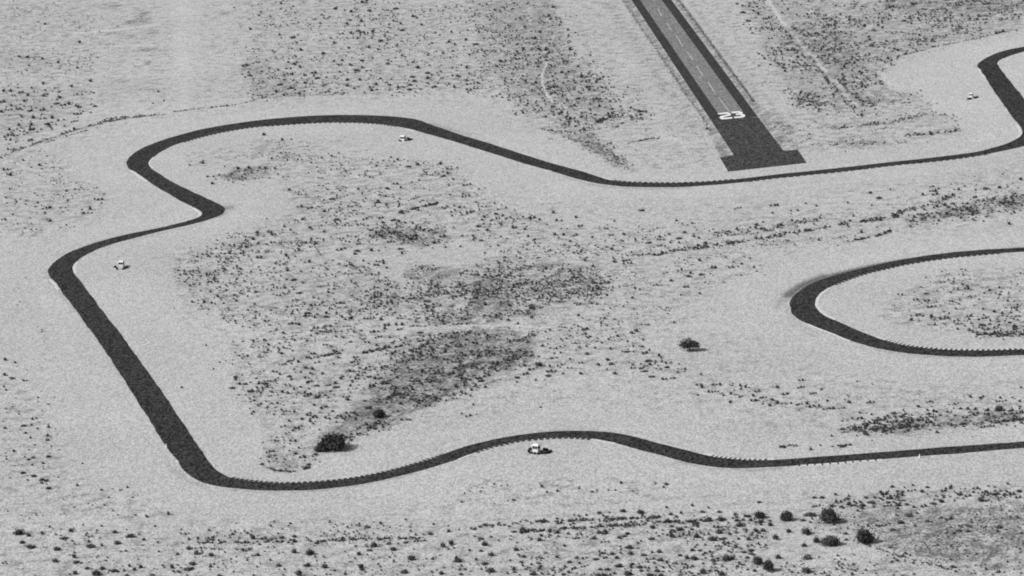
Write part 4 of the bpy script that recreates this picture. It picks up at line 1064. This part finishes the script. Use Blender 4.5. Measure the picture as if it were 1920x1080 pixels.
spots, widths = [], []
for txt, dens, s0, s1, cw in FIELDS:
    poly = np.array(P(txt))
    lo, hi = poly.min(0), poly.max(0)
    n = int((hi - lo).prod() * dens / 1e4 * 2.0 * DENS)
    if n < 1: continue
    p = lo + nrg.random((n, 2)) * (hi - lo)
    p += nrg.normal(0, 1, (n, 2)) * (7, 3.5)
    p = p[inside(poly, p + nrg.normal(0, 1, (n, 2)) * (11, 5))]
    if not len(p): continue
    g = ground_of(p)
    f = 0.6 * clump(g, 9.0, 0) + 0.4 * clump(g, 26.0, 1)
    keep = nrg.random(len(g)) < np.clip(0.5 + cw * 4.2 * (f - 0.5), 0.03, 1)
    g = g[keep]
    spots.append(g)
    widths.append(1.35 * (s0 + (s1 - s0) * nrg.random(len(g)) ** 1.8))
for txt, n, sp, s0, s1 in LINES:
    px = np.array(P(txt), float)
    d = np.hypot(*np.diff(px, axis=0).T); s = np.concatenate([[0], np.cumsum(d)])
    u = nrg.random(n) * s[-1]
    # gaps along the line
    u0 = u
    if n < 500: u = u[np.sin(u * 0.21 + n) + np.sin(u * 0.083 + 2 * n) > -0.9]
    if len(u) < 1: u = u0
    p = np.stack([np.interp(u, s, px[:, 0]), np.interp(u, s, px[:, 1])], 1) + nrg.normal(0, 1, (len(u), 2)) * (2.0, sp * 0.6)
    spots.append(ground_of(p)); widths.append(1.3 * (s0 + (s1 - s0) * nrg.random(len(u)) ** 1.5))
spots = np.vstack(spots); widths = np.concatenate(widths)
ok = np.ones(len(spots), bool)
for poly in BANNED:
    ok &= ~inside(poly, spots)
for line in TRACK_POLYS:
    ok &= seg_dist(line[::4], spots, True) > 4.0
pp = to_px(spots)
for line, w in BARE:
    ok &= seg_dist(np.array(line), pp, False, 1.3) > w
spots, widths = spots[ok], widths[ok]
tall = 0.32 + 0.3 * nrg.random(len(spots))
stretch = 0.8 + 0.6 * nrg.random(len(spots))
c_xy, c_w, c_t = [], [], []
for px, py, w, h, fl in crumbs:
    k = ppm(px, py)
    c_xy.append(at(px - w * .1, py + 1.0)); c_w.append(w * 1.08 / k); c_t.append(0.46 if not fl else .6)
c_xy = np.array(c_xy); keep = np.ones(len(c_xy), bool)
for poly in BANNED:
    keep &= ~inside(poly, c_xy)
spots = np.vstack([spots, c_xy[keep]])
widths = np.concatenate([widths, np.array(c_w)[keep]])
tall = np.concatenate([tall, np.array(c_t)[keep]])
stretch = np.concatenate([stretch, np.ones(keep.sum())])
print('scrub count', len(spots))


def tiny(seed):
    r_ = random.Random(seed)
    vs, fs = blob_core(Vector((0, 0, .35)), Vector((.62, .62, .5)), r_, 1.0)
    vs, fs = list(vs), list(fs)
    fs = [f for f in fs if max(vs[i][2] for i in f) > 0.05]
    pts = []
    for _ in range(16):
        v = Vector((r_.gauss(0, 1), r_.gauss(0, 1), abs(r_.gauss(0, .8)))).normalized()
        pts.append(Vector((v.x * .8, v.y * .8, .12 + v.z * .75)) * r_.uniform(.75, 1.2))
    a, b = leaf_quads(pts, 0.16, r_)
    k = len(vs)
    return np.array(vs + a), [tuple(i + k for i in f) for f in b], fs


var = [tiny(100 + i) for i in range(8)]
pick = nrg.integers(0, 8, len(spots))
AV, AL, AS, AT = [], [], [], []
dry = 0.04 + 0.17 * nrg.random(len(spots)) ** 1.6
dry[-int(keep.sum()):] = 0.045 + 0.05 * nrg.random(int(keep.sum()))
base = 0
for vi_ in range(8):
    k = np.nonzero(pick == vi_)[0]
    V, Q, T = var[vi_]
    a = nrg.random(len(k)) * 6.283
    ca, sa = np.cos(a)[:, None], np.sin(a)[:, None]
    r0 = (widths[k] * .5)[:, None]
    X = V[None, :, 0] * r0 * stretch[k][:, None]; Y = V[None, :, 1] * r0
    W = np.stack([X * ca - Y * sa + spots[k, 0:1], X * sa + Y * ca + spots[k, 1:2], V[None, :, 2] * (widths[k] * tall[k])[:, None] * 1.35 - 0.01], -1)
    AV.append(W.reshape(-1, 3))
    AT.append(np.repeat(dry[k], len(V)))
    off = (base + np.arange(len(k)) * len(V))
    for F in (Q, T):
        F = np.array(F)
        idx_ = (off[:, None, None] + F[None]).reshape(-1, F.shape[1])
        AL.append(idx_.ravel()); AS.append(np.full(len(idx_), F.shape[1]))
    base += len(k) * len(V)
AV = np.vstack(AV); AL = np.concatenate(AL); AS = np.concatenate(AS)
me = bpy.data.meshes.new('desert_scrub')
me.vertices.add(len(AV)); me.vertices.foreach_set('co', AV.ravel())
me.loops.add(len(AL)); me.loops.foreach_set('vertex_index', AL)
me.polygons.add(len(AS))
me.polygons.foreach_set('loop_start', np.concatenate([[0], np.cumsum(AS)[:-1]]))
me.polygons.foreach_set('loop_total', AS)
at_ = me.attributes.new('dryness', 'FLOAT', 'POINT')
at_.data.foreach_set('value', np.concatenate(AT).astype(np.float32))
me.update(calc_edges=True)
tag(link('desert_scrub', me, None, (LEAF_LOW,)), 'thousands of small dark scrub plants dotted over the sand', 'scrub', kind='stuff')


# ------------------------------------------------------------------ marshal huts
def tyre_stack_mesh():
    bm = bmesh.new()
    for lvl in range(3):
        M_, m_ = 14, 6
        rings = []
        for i in range(M_):
            a = 6.2832 * i / M_
            rings.append([bm.verts.new(((.34 + .17 * math.cos(b)) * math.cos(a), (.34 + .17 * math.cos(b)) * math.sin(a), .17 + lvl * .31 + .155 * math.sin(b)))
                          for b in [6.2832 * j / m_ for j in range(m_)]])
        for i in range(M_):
            for j in range(m_):
                bm.faces.new((rings[i][j], rings[(i + 1) % M_][j], rings[(i + 1) % M_][(j + 1) % m_], rings[i][(j + 1) % m_]))
    me = bpy.data.meshes.new('tyre_stack')
    bm.to_mesh(me); bm.free()
    me.materials.append(RUBBER)
    return me


TYRES = tyre_stack_mesh()


def make_hut():
    t = empty('marshal_hut', (0, 0, 0))
    bm = bmesh.new()
    bm_box(bm, -1.15, 1.15, -1.05, 1.05, 0.0, 0.12)
    bm_obj('floor', bm, (STEEL,), t)
    for sx in (-1, 1):
        for sy in (-1, 1):
            bm = bmesh.new()
            x, y = sx * 1.08, sy * 0.98
            bm_box(bm, x - .07, x + .07, y - .07, y + .07, 0.12, 2.45)
            bm_obj('post', bm, (HUT,), t)
    for (x0, x1, y0, y1, z1) in ((-1.0, 1.0, -1.02, -.96, 1.25), (-1.0, 1.0, .96, 1.02, 1.25), (-1.12, -1.06, -.9, .9, 1.25), (1.06, 1.12, -.9, .9, 1.25)):
        bm = bmesh.new()
        bm_box(bm, x0, x1, y0, y1, 0.13, z1)
        bm_obj('side_panel', bm, (HUT,), t)
    for (x0, x1, y0, y1) in ((-1.0, 1.0, -.93, -.90), (-1.0, 1.0, .90, .93), (-1.03, -1.0, -.89, .89), (1.0, 1.03, -.89, .89)):
        bm = bmesh.new()
        bm_box(bm, x0, x1, y0, y1, 1.20, 2.40)
        bm_obj('shaded_window', bm, (INTERIOR_SHADE,), t)  # dark pane stands in for the shaded interior behind the opening
    bm = bmesh.new()
    bm_box(bm, -.05, .05, -1.03, -.97, 1.26, 2.44)
    bm_obj('mullion', bm, (HUT,), t)
    bm = bmesh.new()       # shallow pitched roof with an overhang
    a = [bm.verts.new(c) for c in ((-1.5, -1.4, 2.46), (1.5, -1.4, 2.46), (1.5, 1.4, 2.46), (-1.5, 1.4, 2.46),
                                   (-1.5, -1.4, 2.58), (1.5, -1.4, 2.58), (1.5, 1.4, 2.58), (-1.5, 1.4, 2.58), (-.9, 0, 3.05), (.9, 0, 3.05))]
    for q in ((3, 2, 1, 0), (0, 1, 5, 4), (1, 2, 6, 5), (2, 3, 7, 6), (3, 0, 4, 7), (4, 5, 9, 8), (6, 7, 8, 9), (5, 6, 9), (7, 4, 8)):
        bm.faces.new([a[i] for i in q])
    bm_obj('roof', bm, (HUT,), t)
    return t


def copy_tree(o, parent=None):
    c = o.copy()
    COL.objects.link(c)
    c.parent = parent
    for ch in list(o.children):
        copy_tree(ch, c)
    return c


HUTS = [  # foot of the hut, label, word for its tyres, tyre stacks (photo points)
    ((1006, 847), 'white-roofed marshal hut ringed by tyres inside the lower curve', 'inside the lower curve', 1.0,
     ((993, 845), (995, 843), (992, 848), (994, 850), (997, 850.5), (1002.5, 851.5), (1008.5, 852), (1013.5, 851.3), (1015, 848.5), (1020, 844), (1023, 844.5),
      (1026, 845), (1017, 850.5), (1021, 851), (1025, 850.5), (1028.5, 849.5), (1031, 848), (1032, 846.5))),
    ((228, 500), 'white-roofed marshal hut inside the left bend, above its tyre line', 'at the left bend', 0.92,
     ((215, 502), (217, 501.7), (219.5, 505.5), (230.5, 505.5), (233, 504), (236, 502.8), (239.5, 502.5))),
    ((756, 264), 'white-roofed marshal hut inside the upper arc beside a tyre heap', 'under the upper arc', 0.95,
     ((749, 264), (751, 265), (764, 260.5), (766, 260), (768, 261), (769.5, 262), (766, 263), (762, 264), (772, 261.8))),
    ((1821, 182), 'faint small marshal hut with dark tyre row inside the top right bend', 'at the top right bend', 0.72,
     ((1815, 187), (1818, 186.5), (1821, 186), (1827, 184.5), (1830, 184), (1833, 183))),
]
master = None
for foot, label, where, sc, stacks in HUTS:
    h = make_hut() if master is None else copy_tree(master)
    master = master or h
    x, y = at(*foot)
    h.location = (x, y, 0); h.rotation_euler = (0, 0, R(-32 if where != 'at the left bend' else -20)); h.scale = (sc, sc, sc)
    tag(h, label, 'hut', 'marshal huts around the track')
    for q in stacks:
        s = bpy.data.objects.new('tyre_stack', TYRES)
        COL.objects.link(s)
        x, y = at(*q)
        s.location = (x + rng.uniform(-.1, .1), y, 0); s.rotation_euler = (0, 0, rng.uniform(0, 6)); s.scale = (1.05, 1.05, rng.uniform(.6, .95))
        tag(s, 'low stack of black tyres by the marshal hut ' + where, 'tyre stack', 'tyre stacks by the hut ' + where)


# ------------------------------------------------------------------ marker cones
def cone_mesh():
    bm = bmesh.new()
    bm_box(bm, -.42, .42, -.42, .42, 0, .1)
    n = 12
    prev = None
    for rr, z in ((.36, .1), (.26, .55), (.18, .95), (.09, 1.3)):
        ring = [bm.verts.new((rr * math.cos(6.2832 * i / n), rr * math.sin(6.2832 * i / n), z + .003)) for i in range(n)]
        if prev:
            for i in range(n):
                bm.faces.new((prev[i], prev[(i + 1) % n], ring[(i + 1) % n], ring[i]))
        prev = ring
    bm.faces.new(prev)
    me = bpy.data.meshes.new('marker_cone')
    bm.to_mesh(me); bm.free()
    me.materials.append(HUT)
    return me


CONE = cone_mesh()
for px, py, lb in ((1724.5, 858, 'small white cone below the lower right straight'), (312, 838, 'small white cone left of the long left straight'),
                   (402.5, 874, 'small white cone at the inside tip of the lower left bend')):
    o = bpy.data.objects.new('marker_cone', CONE)
    COL.objects.link(o)
    x, y = at(px, py)
    o.location = (x, y, 0)
    tag(o, lb, 'cone', 'white marker cones beside the track')

# ------------------------------------------------------------------ light, sky, camera
SUN_EL = 40.0
w = bpy.data.worlds.new('World')
scene.world = w
w.use_nodes = True
nt = w.node_tree
bg = nt.nodes['Background']
sky = nt.nodes.new('ShaderNodeTexSky')
sky.sky_type = 'NISHITA'
sky.sun_disc = False
sky.sun_elevation = R(SUN_EL)
sky.sun_rotation = R(270)
bw = nt.nodes.new('ShaderNodeRGBToBW')      # black-and-white film
nt.links.new(sky.outputs[0], bw.inputs[0])
nt.links.new(bw.outputs[0], bg.inputs['Color'])
bg.inputs['Strength'].default_value = 0.10

sun = bpy.data.lights.new('sun', 'SUN')
sun.energy = 3.4
sun.angle = R(0.5)
sun.color = (1, 1, 1)
so = bpy.data.objects.new('sun', sun)
COL.objects.link(so)
d = Vector((math.cos(R(SUN_EL)), 0.06, -math.sin(R(SUN_EL))))
so.rotation_euler = d.to_track_quat('-Z', 'Y').to_euler()
so.location = (-300, 1500, 400)

cam = bpy.data.cameras.new('camera')
cam.sensor_width = 36.0
cam.lens = 36.0 * F_PX / 1920.0
cam.clip_start = 1.0
cam.clip_end = 100000.0
co = bpy.data.objects.new('camera', cam)
COL.objects.link(co)
co.matrix_world = Matrix((
    (RIGHT.x, UP.x, -FWD.x, EYE.x),
    (RIGHT.y, UP.y, -FWD.y, EYE.y),
    (RIGHT.z, UP.z, -FWD.z, EYE.z),
    (0, 0, 0, 1)))
scene.camera = co

scene.render.engine = 'CYCLES'
scene.cycles.use_denoising = False
scene.cycles.filter_width = 1.9
scene.cycles.max_bounces = 4
scene.view_settings.view_transform = 'Standard'
scene.view_settings.look = 'None'
scene.view_settings.exposure = EXPO
scene.view_settings.gamma = 1.0
